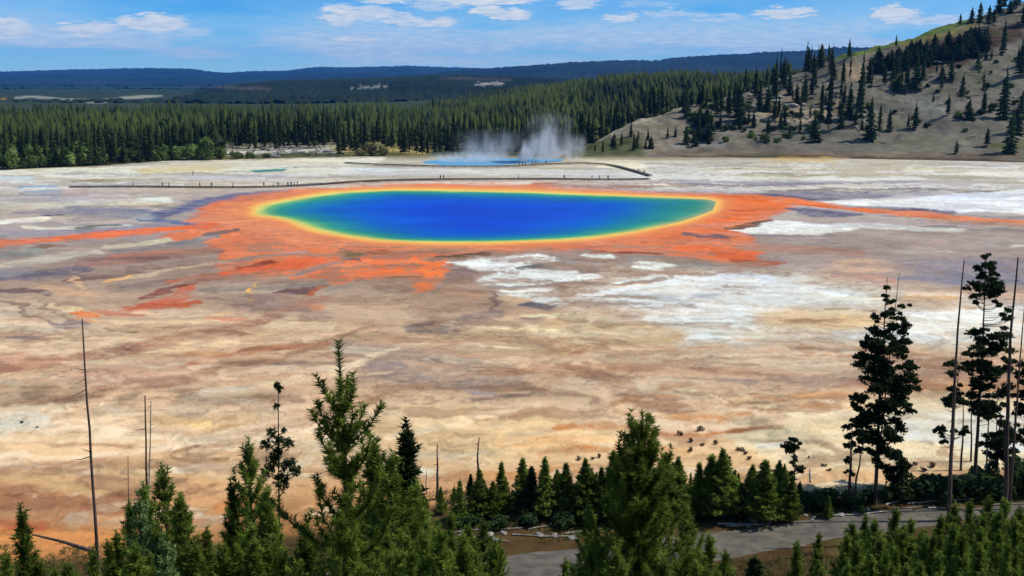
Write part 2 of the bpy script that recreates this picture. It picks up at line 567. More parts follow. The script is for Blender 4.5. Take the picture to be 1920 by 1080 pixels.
    S([(1230, 366), (1330, 364), (1450, 372)], 3, (236, 112, 52), .9)
    # ray of orange running off to the far right, with its dark margin
    S([(1470, 392), (1520, 398), (1600, 402)], [3, 8, 5], (92, 98, 124), .95)
    S([(1490, 376), (1580, 386), (1700, 394), (1780, 398)], 4.5, (96, 92, 106), .9)
    S([(1465, 374), (1540, 382), (1600, 390), (1690, 400), (1800, 408), (1920, 418), (2400, 440)], [7, 6, 5, 5, 5, 6, 9], (222, 130, 88), 1)
    S([(1480, 376), (1560, 386), (1640, 396)], 3, (240, 120, 62), .9)
    S([(1750, 412), (1920, 424), (2400, 450)], 6, (176, 136, 112), .8)
    S([(1740, 424), (1800, 426)], 2.5, (92, 78, 74), .8)
    # white ground at the right end of the collar
    P([(1372, 432), (1420, 424), (1450, 414), (1480, 414), (1520, 420), (1620, 426), (1600, 434), (1560, 438), (1530, 444), (1480, 440), (1400, 438)], (238, 242, 240), 1, 2.5)
    S([(1560, 424), (1680, 426), (1800, 434)], 5, (206, 210, 206), .8)
    P([(1352, 426), (1380, 424), (1420, 414), (1446, 411), (1436, 420), (1400, 430), (1362, 431)], (62, 52, 46), .9, 2)
    S([(1395, 441), (1480, 443), (1560, 442)], 2.2, (104, 104, 120), .8)
    S([(1286, 438), (1320, 442), (1372, 446)], 4, (104, 92, 100), .95)
    S([(1370, 448), (1400, 452)], 4, (224, 130, 80), .7)
    # ---- grey mauve flats on the right
    P([(1420, 446), (1700, 440), (2700, 440), (2700, 520), (1900, 540), (1600, 520), (1400, 500)], (168, 152, 146), .9, 8)
    S([(1400, 462), (1520, 470), (1600, 474)], 10, (172, 134, 118), .8)
    S([(1360, 486), (1450, 492), (1380, 496)], 4, (176, 96, 66), .7)
    S([(1340, 510), (1420, 512), (1500, 516)], 6, (142, 132, 132), .8)
    B(1610, 500, 70, 18, (210, 176, 150), .8)
    S([(1520, 520), (1640, 522), (1680, 530)], 7, (196, 150, 132), .8)
    P([(1700, 494), (1880, 486), (2300, 490), (2300, 520), (1800, 536), (1690, 522)], (132, 132, 150), .8, 8)
    S([(1700, 470), (1900, 460), (2300, 462)], 8, (174, 164, 158), .7)
    S([(1890, 462), (2200, 462)], 3, (214, 208, 200), .8)
    S([(1730, 552), (1880, 556), (2300, 552)], 9, (206, 170, 150), .8)
    # ---- streaked flats on the left
    S([(-300, 474), (-100, 464), (0, 457), (90, 450), (180, 441), (260, 436), (340, 428), (395, 420)], [9, 8, 7, 7, 7, 7, 7, 6], (232, 118, 76), 1)
    S([(110, 448), (200, 440), (300, 432), (380, 424)], 4, (240, 112, 54), .9)
    S([(-200, 486), (0, 478), (80, 470)], 8, (140, 150, 144), .8)
    S([(60, 464), (140, 462)], 3, (136, 110, 96), .9)
    S([(0, 500), (60, 492), (120, 478), (180, 472)], [8, 9, 8, 7], (196, 186, 172), .9)
    S([(215, 462), (280, 455), (325, 449)], [3, 4, 3], (212, 206, 176), 1)
    S([(215, 470), (300, 462), (400, 444)], 4, (132, 134, 136), .8)
    S([(0, 518), (60, 516), (130, 508)], [9, 13, 10], (112, 108, 122), .9)
    S([(-200, 530), (0, 512), (40, 505)], 9, (150, 150, 158), .8)
    S([(140, 496), (220, 490), (320, 478), (400, 470)], [8, 9, 8, 5], (146, 110, 104), .85)
    S([(200, 482), (300, 474), (400, 466)], 4, (190, 122, 104), .75)
    S([(390, 440), (420, 437), (448, 433)], 3.6, (120, 98, 94), .95)
    S([(230, 508), (300, 500), (360, 492)], 7, (128, 110, 104), .7)
    S([(130, 526), (200, 520), (250, 516)], 7, (118, 96, 94), .8)
    S([(206, 530), (240, 523), (290, 516), (340, 504), (400, 492), (470, 484)], [3, 5, 4, 4, 4, 3], (204, 180, 152), 1)
    S([(205, 530), (240, 522)], 4.5, (228, 176, 116), .9)
    S([(220, 542), (320, 528), (420, 516)], 6, (130, 114, 106), .8)
    S([(278, 558), (310, 546), (350, 536), (420, 520), (500, 494)], [4, 5, 4, 6, 4], (134, 78, 72), .95)
    S([(262, 580), (300, 570), (340, 552), (372, 540)], [4, 6, 7, 4], (212, 112, 84), .95)
    S([(320, 530), (400, 518), (470, 512), (560, 498)], [3, 5, 7, 6], (198, 112, 88), .8)
    S([(440, 512), (520, 500), (600, 486)], [4, 8, 8], (232, 108, 68), .85)
    S([(450, 504), (500, 494)], 2.6, (150, 70, 40), .9)
    S([(430, 490), (520, 476), (560, 472)], 3.4, (166, 140, 132), .8)
    S([(560, 512), (600, 502), (640, 490)], [3, 5, 4], (146, 132, 134), .95)
    S([(555, 520), (600, 518), (650, 512), (720, 502), (800, 500)], [3, 7, 10, 12, 12], (246, 118, 56), .9)
    S([(780, 480), (800, 510), (790, 545)], [12, 12, 8], (246, 128, 66), .9)
    S([(640, 482), (720, 484), (790, 480)], 6, (244, 112, 54), .8)
    S([(640, 475), (668, 476), (690, 477)], 4, (118, 112, 84), .95)
    S([(652, 481), (684, 484)], 2.6, (86, 76, 84), .95)
    S([(706, 472), (735, 470)], 4, (140, 82, 44), .9)
    S([(740, 522), (770, 519)], 3, (150, 112, 74), .9)
    S([(700, 532), (718, 540)], 7, (164, 136, 116), .85)
    S([(738, 530), (758, 542)], 6, (160, 120, 106), .8)
    S([(400, 545), (470, 540), (560, 535), (610, 534)], 7, (142, 132, 124), .85)
    S([(545, 548), (575, 546), (598, 545)], 6, (108, 82, 80), .95)
    S([(598, 552), (610, 540)], 4, (182, 98, 62), .9)
    B(640, 545, 16, 8, (166, 150, 136), .9)
    S([(505, 533), (490, 546), (470, 560), (452, 576), (438, 586)], 2.6, (246, 186, 92), 1, .4, sx=.8)
    S([(440, 586), (400, 588), (376, 590)], 2.6, (228, 184, 132), .9)
    S([(375, 600), (410, 602), (438, 600)], 5, (214, 132, 100), .85)
    B(600, 575, 32, 12, (222, 142, 94), .85)
    S([(440, 575), (540, 572), (600, 592)], 14, (152, 126, 118), .75)
    S([(480, 556), (560, 556)], 6, (156, 134, 128), .8)
    # braided channels at the left edge
    S([(-200, 545), (0, 538), (50, 544), (100, 552)], 5, (120, 98, 94), .9)
    S([(90, 540), (140, 548), (190, 552)], [5, 8, 5], (206, 166, 134), .9)
    S([(120, 522), (170, 540), (178, 546)], 3, (222, 180, 144), .8)
    P([(-200, 560), (60, 566), (140, 590), (170, 610), (60, 628), (-200, 620)], (206, 184, 160), .9, 8)
    S([(0, 566), (40, 574), (60, 590), (90, 604)], 3, (150, 128, 114), .85)
    S([(70, 566), (110, 590), (150, 600)], 3, (164, 136, 114), .8)
    S([(0, 612), (20, 620), (90, 620)], 4, (152, 132, 122), .8)
    S([(90, 572), (130, 580), (150, 582)], 3.4, (232, 206, 166), .9)
    S([(132, 575), (170, 578)], 3, (236, 208, 160), .9)
    S([(145, 588), (175, 590), (200, 592)], [3, 7, 4], (222, 116, 46), 1)
    S([(165, 600), (180, 604)], 6, (222, 150, 104), .7)
    S([(195, 583), (230, 587), (270, 590)], [3, 7, 4], (182, 98, 72), .95)
    S([(260, 576), (320, 574), (360, 566)], 4, (196, 104, 72), .8)
    S([(265, 585), (300, 588)], 2.4, (230, 190, 156), .9)
    S([(95, 612), (130, 615), (150, 606)], 7, (136, 116, 116), .85)
    S([(8, 635), (40, 634), (70, 636)], 5, (128, 114, 122), .85)
    S([(190, 600), (260, 606), (380, 604)], 5, (222, 190, 152), .85)
    S([(180, 618), (210, 622), (240, 626)], 2, (150, 120, 92), .85)
    S([(400, 628), (440, 628), (500, 624)], 3, (160, 124, 98), .8)
    S([(180, 636), (260, 640), (330, 642)], 6, (226, 198, 160), .8)
    S([(400, 640), (520, 636), (620, 622)], [3, 5, 4], (226, 194, 164), .8)
    # ---- centre: white sinter tongues and the grey smudge
    S([(800, 486), (840, 482), (900, 476), (905, 476)], [4, 5, 4, 2], (100, 76, 58), .95)
    P([(820, 493), (842, 490), (870, 482), (940, 480), (1000, 478), (1042, 482), (1035, 492), (1000, 496), (976, 508), (930, 508), (880, 506), (846, 498)], (246, 250, 248), 1, 2.5)
    P([(820, 506), (860, 500), (890, 512), (870, 530), (822, 528)], (134, 112, 110), .9, 4)
    P([(884, 524), (930, 510), (1000, 508), (1080, 506), (1135, 516), (1120, 524), (1040, 530), (960, 534), (900, 534)], (244, 250, 247), 1, 2.5)
    S([(970, 504), (1000, 500), (1040, 492), (1050, 492)], [3, 5, 6, 5], (108, 108, 112), .9)
    S([(1040, 484), (1110, 492), (1200, 490), (1330, 500)], [5, 9, 9, 6], (150, 148, 144), .85)
    B(1150, 505, 36, 9, (196, 180, 158), .8)
    S([(1094, 478), (1122, 480), (1142, 479)], 4, (234, 238, 232), 1)
    P([(1182, 492), (1230, 490), (1256, 500), (1230, 508), (1190, 508)], (244, 250, 242), 1, 2.5)
    S([(1110, 472), (1160, 474), (1230, 476)], 2.6, (152, 80, 50), .8)
    S([(910, 535), (1000, 534), (1080, 529)], 2, (150, 142, 140), .9)
    P([(965, 540), (1050, 536), (1052, 560), (1060, 576), (1010, 572), (980, 560), (900, 548)], (238, 240, 236), .95, 4)
    S([(980, 569), (1010, 572), (1036, 578)], [3, 4, 4], (104, 104, 116), .95)
    S([(990, 600), (1016, 596)], 6, (136, 124, 122), .9)
    S([(940, 556), (970, 562)], 6, (208, 178, 146), .8)
    S([(1040, 546), (1080, 546), (1100, 556)], 7, (204, 192, 176), .8)
    P([(1060, 560), (1150, 520), (1300, 508), (1500, 512), (1700, 540), (1920, 560), (2400, 560), (2400, 650), (1900, 652), (1600, 650), (1300, 664), (1080, 620)], (222, 208, 188), .75, 16)
    P([(1140, 540), (1180, 524), (1240, 520), (1330, 514), (1400, 516), (1500, 526), (1640, 552), (1640, 572), (1500, 574), (1400, 590), (1400, 640), (1290, 650), (1260, 612), (1180, 592), (1140, 570), (1080, 560)], (226, 227, 222), .92, 15)
    S([(1180, 532), (1300, 528), (1450, 540), (1620, 560)], 12, (236, 240, 238), .85)
    S([(1200, 566), (1330, 580), (1420, 590)], 12, (230, 234, 232), .8)
    S([(1250, 610), (1340, 622)], 12, (226, 226, 216), .7)
    S([(1640, 600), (1760, 596), (1920, 590), (2300, 586)], 14, (234, 236, 234), .85)
    S([(1330, 518), (1380, 514), (1420, 522)], 6, (228, 238, 248), .9)
    S([(1180, 552), (1240, 560), (1300, 576)], [4, 6, 5], (184, 188, 190), .9)
    S([(1300, 556), (1345, 558)], 5, (190, 192, 202), .7)
    S([(1160, 536), (1200, 530)], 4, (226, 200, 168), .8)
    S([(1150, 548), (1200, 542)], 3, (236, 238, 244), .8)
    S([(1500, 552), (1580, 560), (1660, 564)], 5, (232, 226, 208), .8)
    P([(1700, 610), (1780, 586), (1860, 570), (2600, 560), (2600, 640), (1760, 642), (1620, 640), (1560, 630)], (230, 228, 220), .92, 12)
    S([(1700, 560), (1800, 560)], 5, (224, 180, 132), .7)
    P([(1430, 588), (1480, 578), (1560, 582), (1640, 590), (1700, 600), (1640, 618), (1540, 620), (1440, 612)], (218, 190, 150), .9, 12)
    S([(1460, 602), (1500, 606), (1550, 604)], [4, 6, 4], (172, 138, 104), .85)
    S([(1535, 580), (1580, 582)], 3, (160, 136, 102), .9)
    S([(1605, 582), (1640, 584)], 2.4, (170, 146, 116), .8)
    # smudge
    P([(770, 548), (860, 536), (905, 540), (935, 560), (960, 580), (930, 612), (860, 626), (790, 612), (750, 580)], (164, 138, 118), .85, 9)
    S([(790, 612), (850, 610), (910, 596), (960, 586)], [9, 11, 10, 6], (126, 112, 112), .85)
    S([(918, 545), (932, 565), (940, 580)], [4, 6, 6], (120, 100, 96), .8, sx=.8)
    S([(840, 545), (880, 552)], 9, (190, 146, 116), .6)
    # ---- brown middle bands
    S([(700, 600), (760, 640), (900, 636)], 8, (190, 156, 132), .5)
    P([(880, 610), (1060, 600), (1200, 602), (1280, 618), (1270, 650), (1100, 664), (900, 656)], (198, 168, 128), .85, 9)
    for (a, b, w_, c_) in [((960, 612), (1080, 620), 4, (220, 196, 150)), ((1070, 612), (1180, 622), 3, (176, 138, 104)), ((940, 640), (1060, 652), 6, (164, 132, 108)),
                           ((1100, 636), (1180, 640), 4, (172, 134, 106)), ((880, 646), (930, 650), 3, (240, 214, 180)), ((1130, 622), (1200, 628), 2.4, (230, 206, 172)),
                           ((860, 628), (980, 626), 3, (170, 146, 118)), ((1000, 590), (1150, 594), 4, (234, 220, 184)), ((1320, 628), (1420, 630), 4, (198, 190, 170)),
                           ((1290, 612), (1350, 612), 5, (214, 206, 190))]:
        S([a, b], w_, c_, .85)
    S([(640, 650), (700, 660), (840, 690), (920, 700), (980, 738)], [16, 26, 30, 20, 8], (164, 142, 128), .85)
    S([(700, 690), (800, 710), (900, 726)], 16, (156, 138, 130), .7)
    S([(760, 702), (800, 700)], 2.4, (200, 184, 166), .8)
    S([(772, 722), (800, 728)], 4, (214, 196, 168), .85)
    B(888, 734, 26, 9, (166, 158, 162), .7)
    S([(880, 752), (930, 742), (985, 738)], [3, 6, 3], (138, 116, 108), .85)
    S([(860, 692), (920, 688), (970, 692)], [2, 5, 2], (152, 112, 88), .9)
    P([(1080, 650), (1260, 676), (1400, 690), (1500, 680), (1660, 664), (1800, 660), (2400, 650), (2400, 700), (1800, 720), (1620, 730), (1500, 730), (1350, 712), (1180, 690)], (176, 142, 118), .85, 9)
    S([(1340, 690), (1400, 700), (1440, 700)], 6, (152, 116, 94), .85)
    S([(1370, 710), (1430, 714)], 6, (146, 126, 118), .85)
    S([(1460, 706), (1540, 712), (1620, 716)], [6, 16, 12], (146, 118, 106), .85)
    S([(1080, 690), (1130, 706), (1200, 740), (1290, 768)], [6, 14, 14, 10], (168, 132, 106), .85)
    S([(1480, 655), (1560, 656), (1600, 660)], [3, 5, 4], (160, 132, 116), .8)
    S([(1560, 660), (1610, 664)], 2.6, (222, 206, 196), .8)
    S([(1700, 668), (1790, 668)], 3, (196, 164, 140), .8)
    S([(1300, 735), (1390, 748), (1440, 744)], 8, (220, 190, 150), .8)
    S([(1370, 756), (1420, 762)], 7, (196, 148, 108), .8)
    S([(1500, 745), (1600, 740), (1800, 730), (2300, 730)], 10, (206, 158, 114), .8)
    S([(1460, 768), (1510, 772)], 4, (172, 136, 106), .85)
    S([(1270, 780), (1340, 788), (1380, 778)], 10, (202, 152, 108), .8)
    S([(1340, 812), (1400, 808), (1480, 804)], [3, 6, 3], (158, 108, 72), .95)
    P([(1480, 770), (1700, 750), (2400, 740), (2400, 860), (1700, 880), (1440, 880), (1360, 840), (1400, 814), (1500, 800)], (232, 214, 176), .9, 8)
    P([(1690, 784), (1780, 776), (2300, 770), (2300, 840), (1800, 846), (1690, 832)], (220, 222, 216), .9, 8)
    S([(1420, 840), (1470, 836)], 7, (236, 230, 214), .9)
    B(1450, 832, 22, 4, (188, 164, 136), .8)
    S([(1780, 770), (1900, 772)], 8, (228, 210, 176), .6)
    # ---- lower centre and left
    P([(700, 770), (850, 760), (960, 776), (1150, 800), (1150, 860), (900, 866), (700, 850)], (228, 196, 150), .75, 12)
    S([(1040, 806), (1150, 800), (1260, 808), (1330, 812)], [6, 10, 12, 8], (202, 140, 88), .8)
    S([(960, 830), (1100, 836), (1240, 850)], 12, (224, 176, 122), .6)
    S([(1050, 852), (1140, 846)], 7, (194, 128, 78), .75)
    S([(1130, 832), (1200, 838)], 3, (240, 196, 140), .8)
    S([(960, 790), (1040, 792)], 5, (184, 160, 118), .5)
    B(800, 886, 36, 14, (242, 234, 206), .95)
    S([(820, 892), (1000, 890)], 8, (192, 150, 104), .6)
    S([(-200, 690), (0, 690), (120, 696), (240, 712), (300, 716)], [16, 22, 26, 22, 10], (190, 148, 126), .7)
    S([(60, 728), (20, 742)], 10, (166, 138, 112), .7)
    S([(0, 716), (80, 724), (120, 740)], 7, (170, 140, 112), .7)
    S([(160, 726), (200, 726)], 6, (170, 120, 100), .8)
    S([(200, 664), (290, 668), (350, 664)], 4, (176, 132, 100), .8)
    S([(360, 664), (500, 672)], 6, (198, 158, 120), .7)
    S([(460, 684), (560, 680), (620, 682)], [3, 7, 4], (148, 130, 116), .8)
    S([(400, 694), (440, 698)], 6, (172, 136, 112), .8)
    S([(330, 748), (370, 748), (440, 756)], [3, 5, 8], (232, 220, 196), .9)
    S([(380, 736), (430, 730)], 6, (208, 204, 194), .8)
    S([(180, 756), (220, 768), (240, 774)], 4, (226, 202, 170), .85)
    S([(440, 770), (540, 748), (620, 752)], 14, (226, 190, 158), .7)
    P([(-200, 776), (20, 772), (80, 780), (100, 800), (60, 812), (-200, 810)], (226, 220, 204), .95, 6)
    S([(300, 790), (360, 800), (440, 790)], 16, (224, 186, 138), .8)
    S([(335, 800), (350, 796)], 7, (238, 206, 142), .8)
    S([(390, 800), (430, 796)], 5, (190, 148, 100), .7)
    S([(330, 860), (380, 864), (410, 858)], [4, 7, 4], (158, 124, 90), .9)
    S([(60, 836), (160, 834), (240, 840)], 4, (184, 148, 118), .7)
    S([(-200, 828), (0, 836), (30, 838)], 5, (150, 108, 84), .8)
    S([(-200, 862), (0, 858), (60, 856)], 8, (236, 214, 190), .8)
    S([(0, 890), (20, 878), (60, 884), (90, 880)], 4, (238, 216, 190), .8)
    S([(260, 845), (320, 838)], 5, (236, 210, 176), .8)
    S([(120, 880), (200, 888)], 7, (214, 180, 152), .7)
    S([(330, 882), (400, 874), (440, 868)], 6, (240, 220, 188), .85)
    S([(350, 900), (420, 906)], 9, (226, 176, 126), .8)
    S([(-200, 930), (0, 930), (120, 944), (220, 944)], [22, 22, 18, 10], (160, 112, 82), .85)
    S([(60, 926), (100, 916), (200, 920)], 5, (206, 172, 124), .6)
    S([(120, 978), (200, 972), (320, 960)], [8, 10, 10], (200, 146, 100), .8)
    P([(-200, 1000), (40, 990), (130, 984), (240, 976), (220, 1050), (100, 1060), (-200, 1060)], (220, 148, 88), .9, 9)
    S([(-200, 985), (10, 990), (40, 984)], 9, (190, 100, 66), .8)
    S([(150, 1016), (200, 1010)], 8, (232, 166, 100), .8)
    S([(380, 950), (430, 940), (470, 946)], 10, (206, 138, 86), .8)
    S([(780, 900), (900, 900), (1100, 880)], 9, (196, 142, 90), .7)
    # pale crust and darker brown film in broken streaks
    kk = sstep(V0, 540, 640) * (1 - sstep(V0, 960, 1000))
    c1 = fbm((X + .3 * Y) / 10 + wx * .3 + 40, Y / 4.6 + wy * .4, 501, 5, .62)
    c2 = fbm((X + .4 * Y) / 12 + wx * .3 + 90, Y / 5.2 + wy * .4, 511, 5, .62)
    w = (kk * sstep(c1, .06, .34) * (.36 + .26 * sstep(V0, 680, 780)))[:, None]
    C = C * (1 - w) + lin((238, 220, 190))[None] * w
    w = (kk * sstep(c2, .10, .38) * .58)[:, None]
    C = C * (1 - w) + lin((158, 118, 92))[None] * w
    # white and grey streaks of the far flats
    kf = sstep(V0, 298, 306) * (1 - sstep(V0, 352, 372)) * (1 - .6 * sstep(U0, 640, 700) * (1 - sstep(U0, 1150, 1240)))
    c1 = fbm(X / 38 + wx * .2, Y / 9 + wy * .2, 521, 5, .62)
    w = (kf * sstep(c1, -.02, .26) * .8)[:, None]
    C = C * (1 - w) + lin((232, 230, 220))[None] * w
    c2 = fbm(X / 30 + wx * .2 + 9, Y / 8 + wy * .2, 531, 5, .62)
    w = (kf * sstep(c2, .12, .36) * .6)[:, None]
    C = C * (1 - w) + lin((158, 148, 136))[None] * w
    # gaps of bare grey ground and brown film within the microbial apron
    ax = sstep(U0, 200, 420) * (1 - sstep(U0, 1380, 1480)) * sstep(V0, 440, 470) * (1 - sstep(V0, 560, 600))
    g1 = fbm((X + 1.1 * Y) / 9 + wx * .3, (Y - .25 * X) / 5 + wy * .4, 541, 5, .64)
    w = (ax * sstep(g1, .0, .20) * .72)[:, None]
    C = C * (1 - w) + lin((158, 128, 110))[None] * w
    oc = sstep(V0, 338, 350) * (1 - sstep(V0, 500, 560))
    g2 = fbm((X + .6 * Y) / 6 + wx * .3, Y / 4 + wy * .4, 551, 5, .64)
    w = (oc * np.clip(g2, 0, 1) * .9)[:, None]
    C = C * (1 - w) + C * np.array([[.74, .66, .62]]) * w
    w = (oc * np.clip(-g2, 0, 1) * .55)[:, None]
    C = C * (1 - w) + (C * .6 + lin((240, 178, 128))[None] * .4) * w
    # run-off films fanning down towards the near edge
    pr = Painter(U, V, C, streak)
    for (pts, w_, c_, o) in [([(640, 556), (440, 612), (180, 664), (-200, 712)], [4, 9, 10, 12], (168, 124, 102), .7), ([(560, 606), (360, 652), (120, 690), (-200, 730)], [3, 6, 8, 8], (226, 196, 160), .7),
                             ([(700, 610), (520, 668), (300, 716), (60, 752), (-200, 780)], [4, 9, 11, 10, 8], (160, 122, 98), .65), ([(760, 650), (560, 712), (380, 744), (180, 790)], [4, 8, 8, 6], (234, 208, 174), .7),
                             ([(620, 640), (480, 650), (300, 690)], [3, 6, 4], (184, 130, 100), .7), ([(860, 700), (700, 752), (480, 812), (240, 860), (-100, 900)], [4, 8, 10, 12, 10], (178, 140, 110), .55),
                             ([(980, 760), (800, 810), (600, 850)], [4, 8, 6], (240, 214, 176), .6), ([(420, 820), (240, 850), (40, 872), (-200, 880)], [4, 7, 8, 8], (238, 214, 184), .65),
                             ([(1150, 640), (1000, 690), (860, 700)], [4, 8, 5], (166, 126, 98), .6), ([(1300, 720), (1120, 764), (960, 780)], [4, 8, 5], (180, 138, 102), .6),
                             ([(1420, 740), (1560, 770), (1700, 764)], [4, 6, 4], (188, 142, 104), .6), ([(300, 900), (160, 940), (-60, 960)], [4, 8, 8], (150, 104, 78), .6)]:
        pr.stroke(pts, w_, c_, o, .7)
    # fine marbling of the whole flat, stretched along the run-off
    k = sstep(V0, 300, 420) * (1 - sstep(V0, 1000, 1040))
    big = sstep(V0, 500, 640)
    mar = fbm((X + 0.45 * Y) / 9 + wx * .5, Y / 6 + wy * .4, 71, 5, .6)
    mar2 = fbm(X / 2.2 + wx, Y / 2.0 + wy, 91, 4, .6)
    fine = fbm(X / .8 + wx * 2, Y / .8, 95, 3, .6)
    lines = fbm((X + .3 * Y) / 5 + wx, Y / 1.5 + wy * .8, 97, 5, .62)
    f = 1 + k * ((0.26 + .16 * big) * mar + 0.16 * mar2 + .09 * fine + (.16 + .12 * big) * lines)
    C *= f[:, None]
    kf = sstep(V0, 292, 300) * (1 - sstep(V0, 400, 470))
    st_ = fbm(X / 60 + wx * .2, Y / 9 + wy * .2, 401, 5, .62)
    C *= (1 + .34 * kf * st_)[:, None]
    C *= 1 + (kf * fbm(X / 45, Y / 12, 407, 4))[:, None] * np.array([[-.05, .0, .22]])
    warm = (k * np.clip(fbm(X / 11 + wx * .6, Y / 7 + 7, 111, 4, .6), -1, 1) * 0.30 * (0.4 + 0.6 * big))[:, None]
    C *= 1 + warm * np.array([[-.15, .20, .55]])
    # vein-like dark run-off lines
    rn = np.abs(fbm((X + .3 * Y) / 13 + wx * .3, Y / 8 + wy * .3, 131, 4, .55))
    C *= (1 - k * 0.26 * (1 - sstep(rn, 0.0, 0.07)) * big)[:, None]
    # ring round the hot pool: distances measured on the ground
    Uw, Vw = project(X + wx * .18, Y + wy * .10, Z)
    m = (V0 > 335) & (V0 < 480) & (U0 > 400) & (U0 < 1440)
    sd = poly_sd(Uw[m], Vw[m], POOL, 0.28)
    Cm = C[m]
    n = fbm(X[m] / 7, Y[m] / 7, 55)
    for (a, b, c_, o) in [(5, 13, (236, 148, 92), .75), (2.4, 7.0, (248, 178, 98), .95), (0.3, 3.6, (242, 206, 112), 1.0)]:
        w = (1 - sstep(sd + n * b * .25, a, b)) * o
        Cm = Cm * (1 - w[:, None]) + lin(c_)[None] * w[:, None]
    C[m] = Cm
    # white mineral specks by the right tip of the pool
    # near ground: duff and grass at the foot of the hillside
    nf = fbm(X / 5, Y / 5, 33)
    edge = np.interp(U0, [-400, 0, 300, 560, 760, 900, 1080, 1260, 1380, 1480, 1600, 1760, 1920, 2400], [1055, 1050, 1030, 1000, 945, 932, 926, 924, 926, 926, 918, 905, 892, 880])
    w = sstep(V0 + nf * 16 - edge, -6, 14)[:, None]
    duff = lin((84, 66, 42)) * (1 + 0.5 * fbm(X / 1.2, Y / 1.2, 34))[:, None] * np.array([[1, 1, 1]])
    g = sstep(fbm(X / 3, Y / 3, 36), -0.1, 0.4)[:, None]
    duff = duff * (1 - .55 * g) + lin((88, 90, 46))[None] * g * .55
    C = C * (1 - w) + duff * w
    # dark soil and forest floor behind the flats
    edge = np.interp(U0, [-900, 0, 65, 200, 330, 480, 640, 720, 1080, 1300, 1600, 1920, 2600], [326, 319, 317, 311, 301, 298, 294, 292, 292, 292, 296, 303, 312])
    w = sstep(edge - V0 + nf * 1.2, -0.5, 1.5)[:, None]
    fl = np.empty_like(C)
    t = np.clip((V0 - 170) / 110, 0, 1)[:, None]
    fl[:] = lin((44, 60, 40))[None] * (1 - t) + lin((88, 90, 56))[None] * t
    fl *= (1 + .35 * fbm(X / 40, Y / 40, 40))[:, None]
    pf = Painter(U0, V0, fl)
    pf.stroke([(400, 284), (470, 280), (540, 276), (625, 276)], 11, (176, 170, 150), .8)
    pf.stroke([(420, 288), (470, 284), (540, 281), (620, 281)], 4, (206, 204, 196), .8)
    pf.stroke([(410, 270), (425, 278)], 6, (190, 186, 160), .8)
    pf.stroke([(640, 280), (720, 276), (790, 284)], 9, (178, 162, 104), .9)
    pf.stroke([(612, 232), (645, 230), (678, 232)], 4, (190, 180, 160), 1)
    pf.stroke([(800, 268), (960, 266)], 12, (120, 108, 90), .7)
    pf.stroke([(30, 183), (60, 181), (100, 184), (140, 189), (190, 191), (230, 184), (270, 181), (302, 180)], [1.4, 2, 2, 3, 3.4, 3, 3, 1.4], (158, 160, 150), .85, .6)
    pf.stroke([(-200, 180), (0, 186), (10, 185)], 2, (200, 160, 60), .5)
    C = C * (1 - w) + fl * w
    return C


def ground_z(X, Y):
    """gentle relief; a wooded rise behind the flats, on the side of the bluff"""
    uu = 960 + 1939 * X / np.maximum(Y, 1)
    rise = 26 * sstep(uu, 820, 1240) * sstep(Y, 470, 900) * (1 - 0.4 * sstep(Y, 1400, 2400))
    roll = 0.25 * fbm(X / 30, Y / 30, 3) * sstep(Y, 80, 100) * (1 - sstep(Y, 130, 160))
    far = 3 * fbm(X / 300, Y / 300, 77) * sstep(Y, 480, 900) - 5 * sstep(Y, 900, 1300) * (1 - sstep(uu, 500, 1000))
    return rise + roll * 0.6 + far


def build_ground():
    rows = np.concatenate([np.arange(1150, 700, -3.0), np.arange(700, 480, -1.6), np.arange(480, 288, -0.9), np.arange(288, 178, -2.2)])
    _, Yr = on_plane(np.full(len(rows), CX), rows)
    Yr = np.concatenate([Yr, np.geomspace(Yr[-1] * 1.06, 18000, 40)])
    tu = np.concatenate([np.arange(-900, -60, 16.0), np.arange(-60, 1980, 2.1), np.arange(1980, 2820, 16.0)])
    a = (tu - 960) / 1939.0
    Y = np.repeat(Yr[:, None], len(a), 1)
    X = Y * a[None, :]
    X, Y = X.ravel(), Y.ravel()
    Z = ground_z(X, Y)
    C = np.empty((len(X), 3))
    step = 120000
    for i in range(0, len(X), step):
        sl = slice(i, i + step)
        C[sl] = paint_ground(X[sl], Y[sl], Z[sl])
    C = np.clip(C / KL[None], 0.004, 0.86)
    me = mesh_np('ground', np.stack([X, Y, Z], 1), grid_faces(len(Yr), len(a)), [M['ground']], C, smooth=True)
    return link('ground', me, kind='structure', label='mineral flats streaked white, tan and orange round the hot spring')


build_ground()

# ------------------------------------------------------------------ hot pool
def water_mat(name, rough=0.4, spec=0.03):
    m, T, b = mat_base(name)
    at = T.add('ShaderNodeAttribute', attribute_name='tone')
    T.l.new(at.outputs['Color'], b.inputs['Base Color'])
    b.inputs['Roughness'].default_value = rough
    b.inputs['Specular IOR Level'].default_value = spec
    n = noise_node(T, 0.8, 3, 0.6)
    bp = T.add('ShaderNodeBump')
    bp.inputs['Strength'].default_value = 0.25
    bp.inputs['Distance'].default_value = 0.05
    T.l.new(n, bp.inputs['Height'])
    T.l.new(bp.outputs[0], b.inputs['Normal'])
    return m


M['water'] = water_mat('hot_spring_water')


def resample(P, n):
    P = np.vstack([P, P[:1]])
    d = np.r_[0, np.cumsum(np.hypot(*np.diff(P, axis=0).T))]
    t = np.linspace(0, d[-1], n, endpoint=False)
    return np.stack([np.interp(t, d, P[:, 0]), np.interp(t, d, P[:, 1])], 1)


